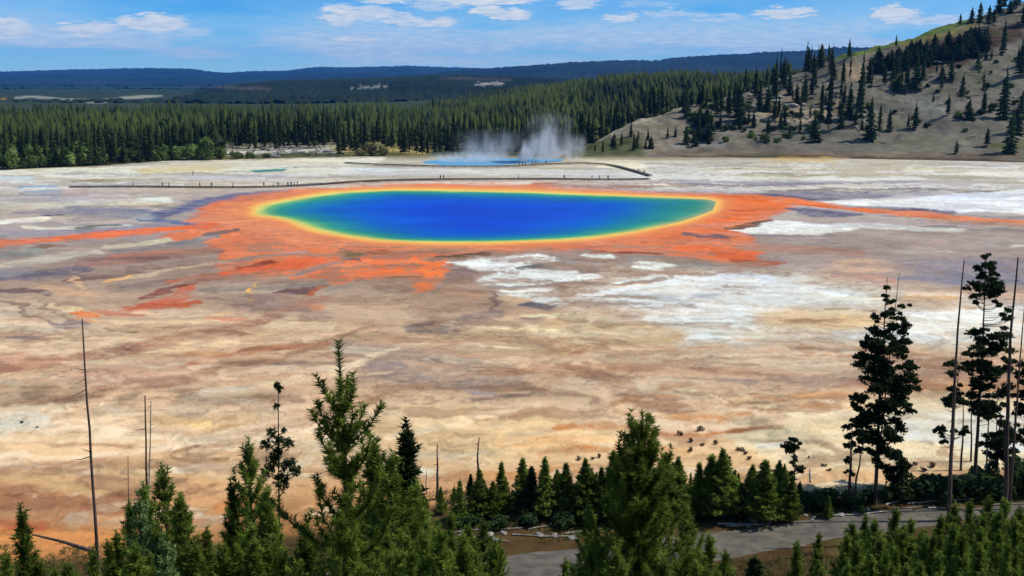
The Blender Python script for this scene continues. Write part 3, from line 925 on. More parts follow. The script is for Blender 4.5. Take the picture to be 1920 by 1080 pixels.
def build_pool():
    x, y = on_plane(POOL[:, 0], POOL[:, 1])
    B = resample(np.stack([x, y], 1), 420)
    cx, cyy = B.mean(0)
    B = B + np.stack([fbm(B[:, 0] / 5, B[:, 1] / 5, 3), fbm(B[:, 0] / 5, B[:, 1] / 5, 9)], 1) * 0.7
    rr = 1 - np.linspace(0, 1, 70) ** 1.5
    V = (np.array([cx, cyy])[None, None] + (B[None] - np.array([cx, cyy])) * rr[:, None, None])
    V = V.reshape(-1, 2)
    Z = np.full(len(V), 0.03)
    F = []
    n = len(B)
    i = np.arange(69)[:, None] * n + np.arange(n)[None]
    j = np.arange(69)[:, None] * n + (np.arange(n)[None] + 1) % n
    F = np.stack([i, j, j + n, i + n], -1).reshape(-1, 4)[:, ::-1]
    U, W_ = project(V[:, 0], V[:, 1], Z)
    d = -poly_sd(U, W_, POOL, 0.085)
    d = d + fbm(V[:, 0] / 6, V[:, 1] / 6, 12) * 0.9 * np.clip(d / 3, 0, 1.6)
    st = np.array([0, 0.8, 1.9, 3.9, 7.2, 11.5, 17, 25, 36])
    cs = np.array([lin(c) for c in [(240, 214, 104), (206, 214, 108), (110, 180, 112), (44, 148, 128), (20, 124, 160), (4, 98, 190), (0, 80, 206), (0, 66, 206), (0, 60, 202)]])
    C = np.stack([np.interp(d, st, cs[:, k]) for k in range(3)], 1)
    w = sstep(U, 1120, 1320)[:, None] * (1 - sstep(d, 11, 22))[:, None] * .7
    C = C * (1 - w) + lin((40, 136, 130))[None] * w
    C *= (1 + .22 * fbm(V[:, 0] / 14, V[:, 1] / 9, 71, 5))[:, None]
    C = C + (np.clip(fbm(V[:, 0] / 20, V[:, 1] / 7, 73, 4), 0, 1) * .10)[:, None] * lin((0, 140, 220))[None] * sstep(d, 3, 12)[:, None]  # uneven sky reflection painted into the water colour as brighter patches
    me = mesh_np('hot_spring_pool', np.c_[V, Z], F, [M['water']], np.clip(C / KL, 0.001, .85), smooth=True)
    link('hot_spring_pool', me, kind='structure', label='deep blue hot spring pool ringed with green and yellow')


build_pool()


def sheet_from_px(name, pts, z, mats, color, jitter=0.6, n=90, label=None):
    pts = np.array(pts, float)
    x, y = on_plane(pts[:, 0], pts[:, 1])
    B = resample(np.stack([x, y], 1), n)
    B = B + np.stack([fbm(B[:, 0] / 4, B[:, 1] / 4, 3), fbm(B[:, 0] / 4, B[:, 1] / 4, 9)], 1) * jitter
    me = bpy.data.meshes.new(name)
    me.from_pydata([(a, b, z) for a, b in B], [], [list(range(n))[::-1]])
    # keep it facing up
    if me.polygons[0].normal.z < 0:
        me.flip_normals()
    for m in mats:
        me.materials.append(m)
    if color is not None:
        at = me.color_attributes.new('tone', 'FLOAT_COLOR', 'POINT')
        for d in at.data:
            d.color = (*color, 1)
    return link(name, me, kind='structure', label=label)


sheet_from_px('steaming_pool', [(790, 303), (830, 298), (900, 296), (980, 297), (1060, 298), (1050, 303), (980, 307), (900, 312), (850, 312), (800, 307)],
              0.03, [M['water']], alb((110, 172, 214)), label='pale blue steaming pool at the forest edge')
sheet_from_px('pond', [(468, 320), (500, 318), (540, 317), (530, 321), (480, 323)], 0.03, [M['water']], alb((70, 140, 130)), label='narrow green pond on the far flats')


# ------------------------------------------------------------------ distant ridges
def ridge(name, pts, Yc, Y0, cfun, bump, seed, nu=3.0, nrow=46, label='', urange=(-900, 2800), back=0.25):
    us = np.concatenate([np.arange(urange[0], -60, 12.0), np.arange(-60, 1980, nu), np.arange(1980, urange[1], 12.0)])
    pu = np.array([p[0] for p in pts], float)
    pv = np.array([p[1] for p in pts], float)
    vc = np.interp(us, pu, pv)
    # smooth the corners of the hand-read outline
    k = np.ones(9) / 9
    vc = np.convolve(np.pad(vc, 4, 'edge'), k, 'valid')
    dx, dy, dz = ray(us, vc)
    t = Yc / dy
    xc, zc = dx * t, CAM_H + dz * t
    q = np.concatenate([np.linspace(0, 1, nrow), 1 + np.linspace(0.03, back, 6)])
    Q, XX = np.meshgrid(q, xc / Yc, indexing='ij')
    Yv = Y0 + (Yc - Y0) * Q
    X = XX * Yv
    big = fbm(X / (Yc * .06), Yv / (Yc * .04), seed, 4)
    prof = np.where(Q <= 1, sstep(Q, -.15, 1.05) - sstep(0.0, -.15, 1.05) * (1 - Q), 1 - ((Q - 1) / back) ** 2 * 0.6)
    Z = zc[None] * prof + big * zc[None] * 0.22 * np.sin(np.clip(Q, 0, 1) * math.pi) - 4 * (1 - np.clip(Q * 6, 0, 1))
    Z = Z + bump * (vnoise(X / (bump * 1.5), Yv / (bump * 3.0), seed + 5) + vnoise(X / (bump * .8), Yv / (bump * 1.2), seed + 6) - 1)
    C = cfun(X, Yv, Z, seed)
    me = mesh_np(name, np.stack([X.ravel(), Yv.ravel(), Z.ravel()], 1), grid_faces(len(q), len(us)), [M['ridge']],
                 C.reshape(-1, 3), smooth=True)
    return link(name, me, kind='structure', label=label)


def forest_tone(c, c2, patches=()):
    def f(X, Y, Z, seed):
        n = fbm(X / 160, Y / 240, seed + 9, 4)[..., None]
        n2 = fbm(X / 700, Y / 900, seed + 19, 3)[..., None]
        C = np.array(c)[None, None] * (1 + .5 * n) * (1 + .35 * n2)
        w = sstep(n2, .15, .5)
        C = C * (1 - w) + np.array(c2)[None, None] * w
        U, V = project(X, Y, Z)
        sh = C.shape
        C = C.reshape(-1, 3)
        p = Painter(U.ravel() + 6 * fbm(X / 60, Y / 60, 3).ravel(), V.ravel() + 1.0 * fbm(X / 50, Y / 50, 4).ravel(), C)
        for (pts, w_, cc, o) in patches:
            p.stroke(pts, w_, cc, o)
        return C.reshape(sh)
    return f


ridge('distant_hills', [(-900, 134), (0, 135), (100, 132), (200, 130), (290, 128), (360, 129.5), (385, 134), (420, 137), (480, 134), (545, 133), (565, 129), (605, 126),
                        (640, 127), (740, 126), (760, 124), (790, 126), (860, 128), (1000, 130), (1400, 128), (2800, 128)], 14000, 6000,
      forest_tone((0.008, 0.018, 0.014), (0.014, 0.026, 0.018)), 14, 3, label='long blue forested ridge along the horizon')
ridge('distant_plateau', [(-900, 200), (700, 176), (760, 150), (830, 136), (900, 130), (960, 126), (1020, 121), (1100, 116), (1200, 113.5), (1225, 115), (1255, 110), (1290, 107),
                          (1400, 102), (1480, 97), (1600, 90), (2000, 80), (2800, 74)], 7600, 4300,
      forest_tone((0.010, 0.018, 0.014), (0.016, 0.026, 0.018)), 12, 23, label='dark wooded plateau rising towards the bluff', urange=(620, 2800))
ridge('wooded_hills', [(-900, 205), (250, 200), (310, 188), (350, 176), (400, 165), (450, 158), (520, 151), (600, 149), (700, 147), (790, 142), (860, 141), (930, 143),
                       (1000, 146), (1100, 150), (1300, 150), (1600, 146), (2800, 146)], 3400, 1700,
      forest_tone((0.010, 0.018, 0.008), (0.017, 0.026, 0.012), [([(410, 162), (440, 165), (500, 166)], 3.0, (84, 78, 66), .6),
                                                              ([(655, 166), (680, 164), (720, 162)], 2.0, (150, 150, 142), .6),
                                                              ([(896, 158), (920, 157), (940, 156)], 2.2, (160, 158, 150), .7),
                                                              ([(830, 146), (900, 148), (960, 150)], 3, (70, 66, 60), .6)]), 7, 43, label='wooded hills beyond the forest plain')


# ------------------------------------------------------------------ the bluff
BS = np.array([(1040, 300), (1075, 292), (1100, 276), (1150, 250), (1220, 218), (1290, 198), (1350, 184), (1440, 158), (1490, 138), (1540, 120), (1570, 108), (1600, 100),
               (1640, 90), (1700, 72), (1770, 50), (1850, 22), (1920, 0), (2200, -70), (2600, -120), (3000, -140)], float)


def bluff_u(x, y):
    return 960 + 1939 * x / np.maximum(y, 1)


def bluff_d0(u):
    return np.interp(u, [1000, 1280, 1600, 1920, 3000], [436, 432, 424, 405, 380])


def bluff_d1(u):
    return bluff_d0(u) + 36 + 250 * np.clip((u - 1080) / 840, 0, 1.6)


def bluff_z(x, y):
    u = bluff_u(x, y)
    d0, d1 = bluff_d0(u), bluff_d1(u)
    _, dy, dz = ray(u, np.interp(u, BS[:, 0], BS[:, 1]))
    zc = CAM_H + dz / dy * d1
    q = (y - d0) / (d1 - d0)
    g = np.clip(q, 0, 1)
    g = 0.55 * g + 0.45 * g * g * (3 - 2 * g)
    z = zc * g
    over = np.clip(q - 1, 0, None) * (d1 - d0)
    z = z - over * 0.12 - over ** 2 * 0.0012
    z = z + np.where(q < 0, q * 6, 0)
    z = np.maximum(z, -3)
    z = z + (fbm(x / 26, y / 26, 61) * 3.0 + fbm(x / 8, y / 8, 62, 3) * 1.3 + fbm(x / 2.5, y / 2.5, 63, 2) * .35) * np.clip(q * 4, 0, 1)
    # the bare knoll that stands out of the skyline
    z = z + 5.0 * np.exp(-((u - 1600) / 26) ** 2) * np.exp(-((q - .8) / .16) ** 2)
    return z


def on_bluff(u, v):
    dx, dy, dz = (float(c) for c in ray(u, v))
    y = 380.0
    while y < 1100:
        x = dx / dy * y
        z = CAM_H + dz / dy * y
        if z <= float(bluff_z(np.array(x), np.array(y))):
            return x, y, float(bluff_z(np.array(x), np.array(y)))
        y += 1.5
    return None


def build_bluff():
    us = np.concatenate([np.arange(1040, 1960, 2.4), np.arange(1960, 3000, 10)])
    q = np.concatenate([np.linspace(-0.06, 1.0, 190), 1 + np.geomspace(0.01, 1.6, 30)])
    UU, Q = np.meshgrid(us, q)
    Y = bluff_d0(UU) + Q * (bluff_d1(UU) - bluff_d0(UU))
    X = (UU - 960) / 1939 * Y
    Z = bluff_z(X, Y)
    Xr, Yr, Zr, Qr = X.ravel(), Y.ravel(), Z.ravel(), Q.ravel()
    U0, V0 = project(Xr, Yr, Zr)
    U = U0 + 9 * fbm(Xr / 9, Yr / 9, 5)
    V = V0 + 5 * fbm(Xr / 10, Yr / 10, 6)
    C = np.empty((len(Xr), 3))
    t = np.clip((U - 1180) / 340, 0, 1)[:, None]
    C[:] = lin((134, 126, 112)) * (1 - t) + lin((116, 112, 103)) * t
    p = Painter(U, V, C)
    p.poly([(1060, 296), (1100, 262), (1150, 256), (1205, 256), (1210, 292)], (70, 80, 40), .85, 6)
    p.stroke([(1100, 266), (1150, 250), (1220, 216), (1260, 204)], 4, (156, 148, 134), .9)  # lit edge of the ridge, painted as a paler stroke
    p.stroke([(1240, 285), (1500, 290), (1900, 292)], 6, (128, 112, 96), .8)
    p.stroke([(1270, 272), (1350, 270)], 6, (150, 148, 142), .6)
    p.stroke([(1280, 293), (1500, 294), (1700, 297), (1930, 304), (2600, 306)], 2.6, (92, 74, 60), .9)
    p.stroke([(1460, 296), (1520, 298), (1590, 297)], 2.4, (190, 150, 80), .9)
    p.poly([(1420, 190), (1450, 166), (1500, 158), (1500, 200), (1440, 200)], (156, 140, 124), .8, 6)
    p.stroke([(1440, 210), (1500, 215), (1560, 200)], 16, (162, 146, 120), .6)
    p.poly([(1572, 122), (1606, 110), (1625, 126), (1634, 155), (1570, 150)], (150, 134, 112), .95, 5)
    p.stroke([(1560, 112), (1600, 100), (1700, 74), (1770, 52), (1830, 32)], [4, 6, 8, 9, 7], (98, 116, 54), .95)
    p.stroke([(1700, 84), (1770, 66), (1830, 50)], 5, (124, 116, 66), .8)
    p.poly([(1630, 112), (1700, 94), (1780, 72), (1830, 56), (1920, 40), (1920, 70), (1850, 96), (1810, 124), (1740, 134), (1660, 130)], (66, 46, 42), .92, 6)  # dark soil under the wood, with the wood's shade painted in
    p.stroke([(1700, 270), (1800, 262), (1920, 276)], 14, (118, 116, 100), .6)
    p.stroke([(1880, 274), (2100, 276)], 10, (104, 108, 62), .7)
    p.stroke([(1720, 190), (1760, 210)], 14, (134, 136, 130), .5)
    n = fbm(Xr / 16, Yr / 16, 44, 5)
    C = C * (1 + .42 * n)[:, None] * (1 + .34 * fbm(Xr / 3, Yr / 3, 45))[:, None]
    # grass and low litter gather in the hollows
    w = (sstep(fbm(Xr / 22, Yr / 14, 46), .12, .5) * .45)[:, None]
    C = C * (1 - w) + lin((96, 98, 66))[None] * w
    V3 = np.stack([Xr, Yr, Zr], 1)
    me = mesh_np('hillside', V3, grid_faces(len(q), len(us)), [M['hill']], np.clip(C / KL / 1.12, .004, .8), smooth=True)
    link('hillside', me, kind='structure', label='grey sandy bluff dotted with burnt and living pines')


build_bluff()


# ------------------------------------------------------------------ slope under the overlook, gravel trail
def slope_z(x, y):
    y = np.asarray(y, float)
    t = np.clip(1 - (y - 0.06 * np.abs(x) * 0) / 59.0, 0, 3)
    z = 29.6 * t ** 1.28
    return z + fbm(np.asarray(x, float) / 6, y / 6, 81) * 0.35 * np.clip(t * 4, 0, 1)


def build_slope():
    xs, ys = np.arange(-70, 70.1, 0.8), np.arange(-40, 60.5, 0.8)
    Y, X = np.meshgrid(ys, xs, indexing='ij')
    Z = slope_z(X, Y) - 0.02 - 0.5 * sstep(Y, 58.6, 60.4)
    n = fbm(X / 3, Y / 3, 82)
    g = sstep(n, -.1, .4)[..., None]
    C = lin((92, 76, 48)) * (1 - g) + lin((88, 98, 42)) * g
    C = C * (1 + .35 * fbm(X, Y, 83))[..., None]
    me = mesh_np('near_hillside', np.stack([X.ravel(), Y.ravel(), Z.ravel()], 1), grid_faces(len(ys), len(xs)), [M['hill']],
                 np.clip(C.reshape(-1, 3) / KL, .004, .8), smooth=True)
    link('near_hillside', me, kind='structure', label='grassy slope below the overlook')


build_slope()


def build_trail():
    c = [(-500, 1150, 24), (200, 1120, 24), (700, 1092, 26), (860, 1078, 26), (960, 1067, 27), (1080, 1056, 27), (1220, 1040, 26), (1380, 1018, 26), (1480, 1006, 25), (1580, 990, 21), (1700, 974, 16),
         (1850, 962, 11), (2050, 950, 14), (2600, 930, 12)]
    c = np.array(c, float)
    us = np.arange(c[0, 0], c[-1, 0], 6.0)
    vc, hw = np.interp(us, c[:, 0], c[:, 1]), np.interp(us, c[:, 0], c[:, 2])
    R = []
    for k in np.linspace(-1, 1, 9):
        jit = fbm(us / 60, us * 0 + k * 3, 5, 3) * (6 if abs(k) == 1 else 0)
        x, y = on_plane(us, vc + hw * k + jit)
        R.append(np.stack([x, y, 0.03 * (1 - k * k) + 0.012 + ground_z(x, y)], 1))
    V = np.concatenate(R)
    me = mesh_np('trail', V, grid_faces(9, len(us))[:, ::-1], [M['gravel']], smooth=True)
    link('trail', me, kind='structure', label='grey gravel trail along the foot of the hill')


build_trail()


# ------------------------------------------------------------------ conifers
class TM:
    """collects triangles"""
    def __init__(self):
        self.v, self.f, self.n = [], [], 0

    def add(self, V, F):
        V = np.asarray(V, float).reshape(-1, 3)
        self.v.append(V)
        self.f.append(np.asarray(F, int).reshape(-1, 3) + self.n)
        self.n += len(V)

    def tube(self, P, R, k=5, cap=True):
        P, R = np.asarray(P, float), np.asarray(R, float)
        n = len(P)
        T = np.gradient(P, axis=0)
        T /= np.linalg.norm(T, axis=1)[:, None] + 1e-9
        ref = np.where(np.abs(T[:, 2:3]) > .9, np.array([[1., 0, 0]]), np.array([[0, 0, 1.]]))
        A = np.cross(T, ref)
        A /= np.linalg.norm(A, axis=1)[:, None] + 1e-9
        Bv = np.cross(T, A)
        th = np.arange(k) / k * 2 * math.pi
        V = P[:, None] + R[:, None, None] * (A[:, None] * np.cos(th)[None, :, None] + Bv[:, None] * np.sin(th)[None, :, None])
        F = []
        for i in range(n - 1):
            for j in range(k):
                a, b = i * k + j, i * k + (j + 1) % k
                F += [(a, b, b + k), (a, b + k, a + k)]
        self.add(V, F)

    def needles(self, P0, P1, rad, rng, dens, wid, fwd=0.6):
        """bottle-brush shoots: many thin needles standing out round every shoot"""
        P0, P1 = np.asarray(P0, float), np.asarray(P1, float)
        rad = np.asarray(rad, float)
        D = P1 - P0
        L = np.linalg.norm(D, axis=1)
        N = np.maximum((L * dens).astype(int), 3)
        idx = np.repeat(np.arange(len(P0)), N)
        t = rng.random(len(idx)) ** 0.85
        d = D[idx] / (L[idx, None] + 1e-9)
        r = rng.normal(size=(len(idx), 3))
        r -= (r * d).sum(1, keepdims=True) * d
        r /= np.linalg.norm(r, axis=1, keepdims=True) + 1e-9
        base = P0[idx] + D[idx] * t[:, None]
        ln = rad[idx] * (0.75 + 0.5 * rng.random(len(idx)))
        dirn = r + d * fwd
        dirn /= np.linalg.norm(dirn, axis=1, keepdims=True)
        side = np.cross(dirn, rng.normal(size=(len(idx), 3)))
        side /= np.linalg.norm(side, axis=1, keepdims=True) + 1e-9
        w = wid * (.7 + .6 * rng.random(len(idx)))[:, None]
        a = base + side * w * .5
        b = base - side * w * .5
        c = base + dirn * ln[:, None]
        V = np.stack([a, b, c], 1).reshape(-1, 3)
        F = np.arange(len(V)).reshape(-1, 3)
        self.add(V, F)

    def mesh(self, name, mats, smooth=False):
        return mesh_np(name, np.concatenate(self.v), np.concatenate(self.f), mats, smooth=smooth)


def pine_meshes(seed, H, R, spacing=0.4, nbr=6, first=0.05, dens=130, wid=0.018, nrad=0.085, sidestep=0.16, up0=12, up1=62, candel=25,
                mat='needles', power=0.85, leader=0.7, bare=0.30, gap=0.0, core=0.0, sidelen=1.0, top_gap=0.62, trunk_r=None, curve=0.0):
    """young pine: whorls of branches that sweep upward, each carrying side shoots clothed in needles"""
    rng = np.random.default_rng(seed)
    wood, leaf = TM(), TM()
    tr = trunk_r or (0.012 * H + .01)
    hz = np.linspace(0, H, 14)
    wob = np.cumsum(rng.normal(size=(14, 2)) * .012 * H / 7, axis=0) * (1 - np.linspace(0, 1, 14))[:, None] ** .3
    cxs = wob[:, 0] + curve * (hz / H) ** 2
    cys = wob[:, 1]
    wood.tube(np.stack([cxs, cys, hz], 1), np.linspace(tr, 0.012, 14), 6)

    def axis(z):
        return np.array([np.interp(z, hz, cxs), np.interp(z, hz, cys), z])
    S0, S1, SR = [], [], []

    def shoot(a, b, r):
        S0.append(a), S1.append(b), SR.append(r)
    shoot(axis(H - leader), axis(H) + np.array([0, 0, .08]), nrad * .95)
    z = H - leader * top_gap
    first_whorl = True
    while z > H * first:
        t = 1 - z / H
        nb = max(3, int(nbr + rng.integers(-1, 2)))
        if first_whorl:
            nb = 4
        a0 = rng.random() * 6.28
        for b in range(nb):
            if rng.random() < gap:
                continue
            ang = a0 + b * 2 * math.pi / nb + rng.normal() * .22
            L = R * (t ** power) * rng.uniform(.72, 1.12) + 0.22
            e0 = math.radians(up1 * (1 - t) ** 1.5 + up0 + rng.normal() * 5)
            e1 = e0 + math.radians(candel * rng.uniform(.5, 1.3))
            n = 7
            s = np.linspace(0, 1, n)
            e = e0 + (e1 - e0) * s ** 1.6
            seg = L / (n - 1)
            hx = np.r_[0, np.cumsum(np.cos(e[1:]) * seg)]
            hzv = np.r_[0, np.cumsum(np.sin(e[1:]) * seg)]
            yaw = ang + np.cumsum(rng.normal(size=n) * .05)
            P = axis(z)[None] + np.stack([hx * np.cos(yaw), hx * np.sin(yaw), hzv], 1)
            wood.tube(P, np.linspace(max(.008, .011 * L + .006), .005, n), 3)
            st = bare * min(1, L)
            # foliage along the branch itself
            for i in range(n - 1):
                if s[i + 1] > st:
                    shoot(P[i], P[i + 1], nrad * (1.0 if i < n - 2 else .9))
            # side shoots
            m = int(L * (1 - st) / sidestep)
            for k in range(m):
                ss = st + (1 - st) * (k + rng.random() * .6) / max(m, 1)
                fi = ss * (n - 1)
                i = min(int(fi), n - 2)
                p = P[i] + (P[i + 1] - P[i]) * (fi - i)
                d = P[i + 1] - P[i]
                d /= np.linalg.norm(d)
                sd = np.cross(d, [0, 0, 1.0])
                sd /= np.linalg.norm(sd) + 1e-9
                sg = 1 if (k % 2) else -1
                if rng.random() < .25:
                    dirn = d * .6 + np.array([0, 0, .9]) + sd * sg * .2
                else:
                    dirn = d * .75 + sd * sg * .8 + np.array([0, 0, .28 + .3 * rng.random()])
                dirn /= np.linalg.norm(dirn)
                l2 = min(L * .42 * (1 - ss * .72) + .10, .75) * rng.uniform(.6, 1.25) * sidelen
                q1 = p + dirn * l2
                q1[2] += l2 * .18
                shoot(p, (p + q1) / 2 + [0, 0, -.02 * l2], nrad * .95)
                shoot((p + q1) / 2 + [0, 0, -.02 * l2], q1, nrad * .9)
        z -= spacing * rng.uniform(.8, 1.2) * (0.75 + .5 * t)
        first_whorl = False
    if core:                                     # short shoots clothing the stem itself
        for zz in np.arange(H * .25, H - leader * .8, .07):
            for q in range(2):
                a = rng.random() * 6.28
                l = core * rng.uniform(.3, 1.0) * min(1, (H - zz) / 1.6)
                shoot(axis(zz), axis(zz) + np.array([math.cos(a) * l, math.sin(a) * l, l * .8]), nrad)
    leaf.needles(S0, S1, SR, rng, dens, wid)
    return wood.mesh('trunk', [M['bark']]), leaf.mesh('crown', [M[mat]])


def clump_tree(root_name, base, top, clumps, Y, seed, mat='needles_dark', tr=0.16, **props):
    """tall old pine: bare bole and separate dark tufts at the ends of its limbs; positions read off the photo at one depth"""
    rng = np.random.default_rng(seed)
    b = np.array(at_depth(base[0], base[1], Y), float)
    b[2] = 0.0 if Y > 60 else float(slope_z(b[0], Y))
    t = np.array(at_depth(top[0], top[1], Y), float)
    wood, leaf = TM(), TM()
    n = 14
    s = np.linspace(0, 1, n)
    P = np.zeros((n, 3))
    P[:] = (t - b)[None] * s[:, None]
    P[:, :2] += np.cumsum(rng.normal(size=(n, 2)) * .03, axis=0) * np.sin(s * math.pi)[:, None]
    wood.tube(P, tr * (1 - s * .88), 7)
    S0, S1, SR = [], [], []
    for (u, v, r) in clumps:
        c = np.array(at_depth(u, v, Y), float) - b
        rm = r * Y / FPX
        for rep in range(3 + (r > 12)):
            cc = c + np.array([rng.normal() * rm * .65, rng.normal() * rm * 1.1, rng.normal() * rm * .5])
            rs = rm * rng.uniform(.45, .95)
            za = np.clip(cc[2] - 0.25 * np.hypot(cc[0] - 0, cc[1]) - .2, P[0, 2] + .5, P[-1, 2] - .05)
            a = np.array([np.interp(za, P[:, 2], P[:, k]) for k in range(3)])
            mid = (a + cc) / 2 - [0, 0, .12 * np.linalg.norm(cc - a)]
            wood.tube([a, mid, cc], [.035, .022, .010], 3)
            sq = np.array([rng.uniform(.8, 1.5), rng.uniform(.8, 1.5), rng.uniform(.5, .9)])
            for k in range(int(20 + rs * 90)):
                d = rng.normal(size=3)
                d[2] = d[2] * .7 + .35
                d = d / np.linalg.norm(d) * sq
                o = cc + d * rs * rng.uniform(0, .7)
                S0.append(o)
                S1.append(o + d * rs * rng.uniform(.25, .6) + [0, 0, .06])
                SR.append(.14)
    leaf.needles(S0, S1, SR, rng, 60, .095)
    root = bpy.data.objects.new(root_name, None)
    col.objects.link(root)
    root.location = b
    for k, v in props.items():
        root[k] = v
    link('trunk', wood.mesh('trunk', [M['bark']]), root)
    link('crown', leaf.mesh('crown', [M[mat]]), root)
    return root


protos = {}
ORD = ('first second third fourth fifth sixth seventh eighth ninth tenth eleventh twelfth thirteenth fourteenth fifteenth sixteenth seventeenth eighteenth '
       'nineteenth twentieth twenty-first twenty-second twenty-third twenty-fourth twenty-fifth twenty-sixth twenty-seventh twenty-eighth twenty-ninth thirtieth').split()


def proto(key, **kw):
    if key not in protos:
        protos[key] = pine_meshes(**kw)
    return protos[key]


def place_pine(key, loc, scale=1.0, rot=0.0, lean=(0, 0), sx=1.0, name='pine_tree', **props):
    tk, cr = protos[key]
    root = bpy.data.objects.new(name, None)
    root.empty_display_size = .5
    col.objects.link(root)
    root.location = loc
    root.rotation_euler = (lean[0], lean[1], rot)
    root.scale = (scale * sx, scale * sx, scale)
    for k, v in props.items():
        root[k] = v
    link('trunk', tk, root)
    link('crown', cr, root)
    return root

# ------------------------------------------------------------------ far forest
def far_pine(seed, H, R, base=0.12, layers=15, nb=7, mat='needles_far', ragged=.35):
    rng = np.random.default_rng(seed)
    V, F = [], []
    for i in range(layers):
        t = i / (layers - 1)
        z = H * (base + (1 - base) * (t ** .92)) - .3
        r0 = R * (1 - t) ** .72 * rng.uniform(1 - ragged, 1.1) + .12
        a0 = rng.random() * 6.28
        for b in range(nb if t < .8 else 4):
            if rng.random() < ragged * .5:
                continue
            a = a0 + b * 6.283 / nb + rng.normal() * .2
            r = r0 * rng.uniform(.6, 1.15)
            d = np.array([math.cos(a), math.sin(a), 0])
            s = np.array([-d[1], d[0], 0])
            w = r * rng.uniform(.35, .55)
            hgt = H / layers * rng.uniform(.8, 1.5)
            root = np.array([0, 0, z + hgt * .9])
            tip = d * r + [0, 0, z - rng.uniform(-.1, .25) * hgt]
            m1 = d * r * .55 + s * w + [0, 0, z + hgt * .25]
            m2 = d * r * .55 - s * w + [0, 0, z + hgt * .25]
            low = d * r * .5 + [0, 0, z - hgt * .35]
            k = len(V)
            V += [root, m1, tip, m2, low]
            F += [(k, k + 1, k + 2), (k, k + 2, k + 3), (k + 1, k + 4, k + 2), (k + 2, k + 4, k + 3)]
    k = len(V)
    V += [[.25, 0, H * .93], [-.12, .2, H * .93], [-.12, -.2, H * .93], [0, 0, H * 1.03]]
    F += [(k, k + 1, k + 3), (k + 1, k + 2, k + 3), (k + 2, k, k + 3)]
    w = TM()
    w.tube([[0, 0, -.5], [0, 0, H * .5], [0, 0, H * .96]], [.16, .11, .04], 4)
    return w.mesh('trunk', [M['bark']]), mesh_np('crown', V, F, [M[mat]])


for i in range(7):
    protos['far%d' % i] = far_pine(100 + i, 15, [1.9, 2.2, 1.6, 2.6, 1.8, 2.1, 1.5][i], base=[.1, .2, .3, .08, .12, .25, .05][i])
for i in range(4):
    protos['thin%d' % i] = far_pine(140 + i, 15, [1.0, 1.25, .8, 1.1][i], base=[.35, .2, .5, .3][i], layers=13, nb=6, ragged=.55)
for i in range(4):
    protos['dark%d' % i] = far_pine(160 + i, 15, [2.6, 3.0, 2.2, 3.4][i], base=[.04, .06, .1, .03][i], layers=16, nb=8, mat='needles_dark', ragged=.25)

rngF = random.Random(7)
FOREST_EDGE = ([-900, 0, 65, 200, 330, 480, 640, 720, 1080, 1300], [326, 319, 317, 311, 301, 298, 294, 292, 291, 291])


def landmark(u):
    for lim, txt in [(210, 'behind the rounded green bushes at the edge of the flats'), (400, 'behind the low bright bushes bordering the white flats'),
                     (620, 'rising behind the bleached logs at the forest edge'), (800, 'beside the yellowish clearing at the forest edge'),
                     (960, 'behind the thin mist of the steaming pool'), (1075, 'behind the tall steam plume')]:
        if u < lim:
            return txt
    return 'between the steam plume and the foot of the bluff'


LMN = {}


def counted(kind, u):
    lm = landmark(u)
    k = LMN[lm] = LMN.get(lm, 0) + 1
    return ('%s pine %s' % (kind, lm)) if k > 30 else '%s pine, %s counted %s' % (kind, ORD[k - 1], lm)


def add_front_forest():
    n = 0
    for row, (off, step) in enumerate([(3, 13.5), (18, 12.0), (34, 12.0)]):
        u = -30.0
        while u < 1230:
            u += step * rngF.uniform(.6, 1.5)
            ev = np.interp(u, *FOREST_EDGE)
            x, y = on_plane(u, ev)
            y = float(y) + off + rngF.uniform(0, 12)
            if 400 < u < 625:
                y += 46
            if 640 < u < 740 and row == 0:
                continue
            if u > 1080:
                y = float(bluff_d1(np.array(u))) + off * .6 + rngF.uniform(0, 10)
            x = (u - 960) / 1939 * y
            z = float(ground_z(np.array(x), np.array(y)))
            if u > 1080:
                z = max(z, float(bluff_z(np.array(x), np.array(y))))
            h = rngF.uniform(12.5, 18.5) if rngF.random() > .15 else rngF.uniform(7, 11)
            if u < 400:
                h *= .88
            key = rngF.choice(['far0', 'far1', 'far2', 'far4', 'far5', 'far6', 'thin0', 'thin1'])
            kind = 'narrow ragged' if key.startswith('thin') else 'dense green'
            place_pine(key, (x, y, z), h / 15, rngF.uniform(0, 6.28), sx=rngF.uniform(.9, 1.25), name='forest_pine',
                       label=counted(kind, u), category='tree', group='pines along the forest edge')
            n += 1
    return n


add_front_forest()


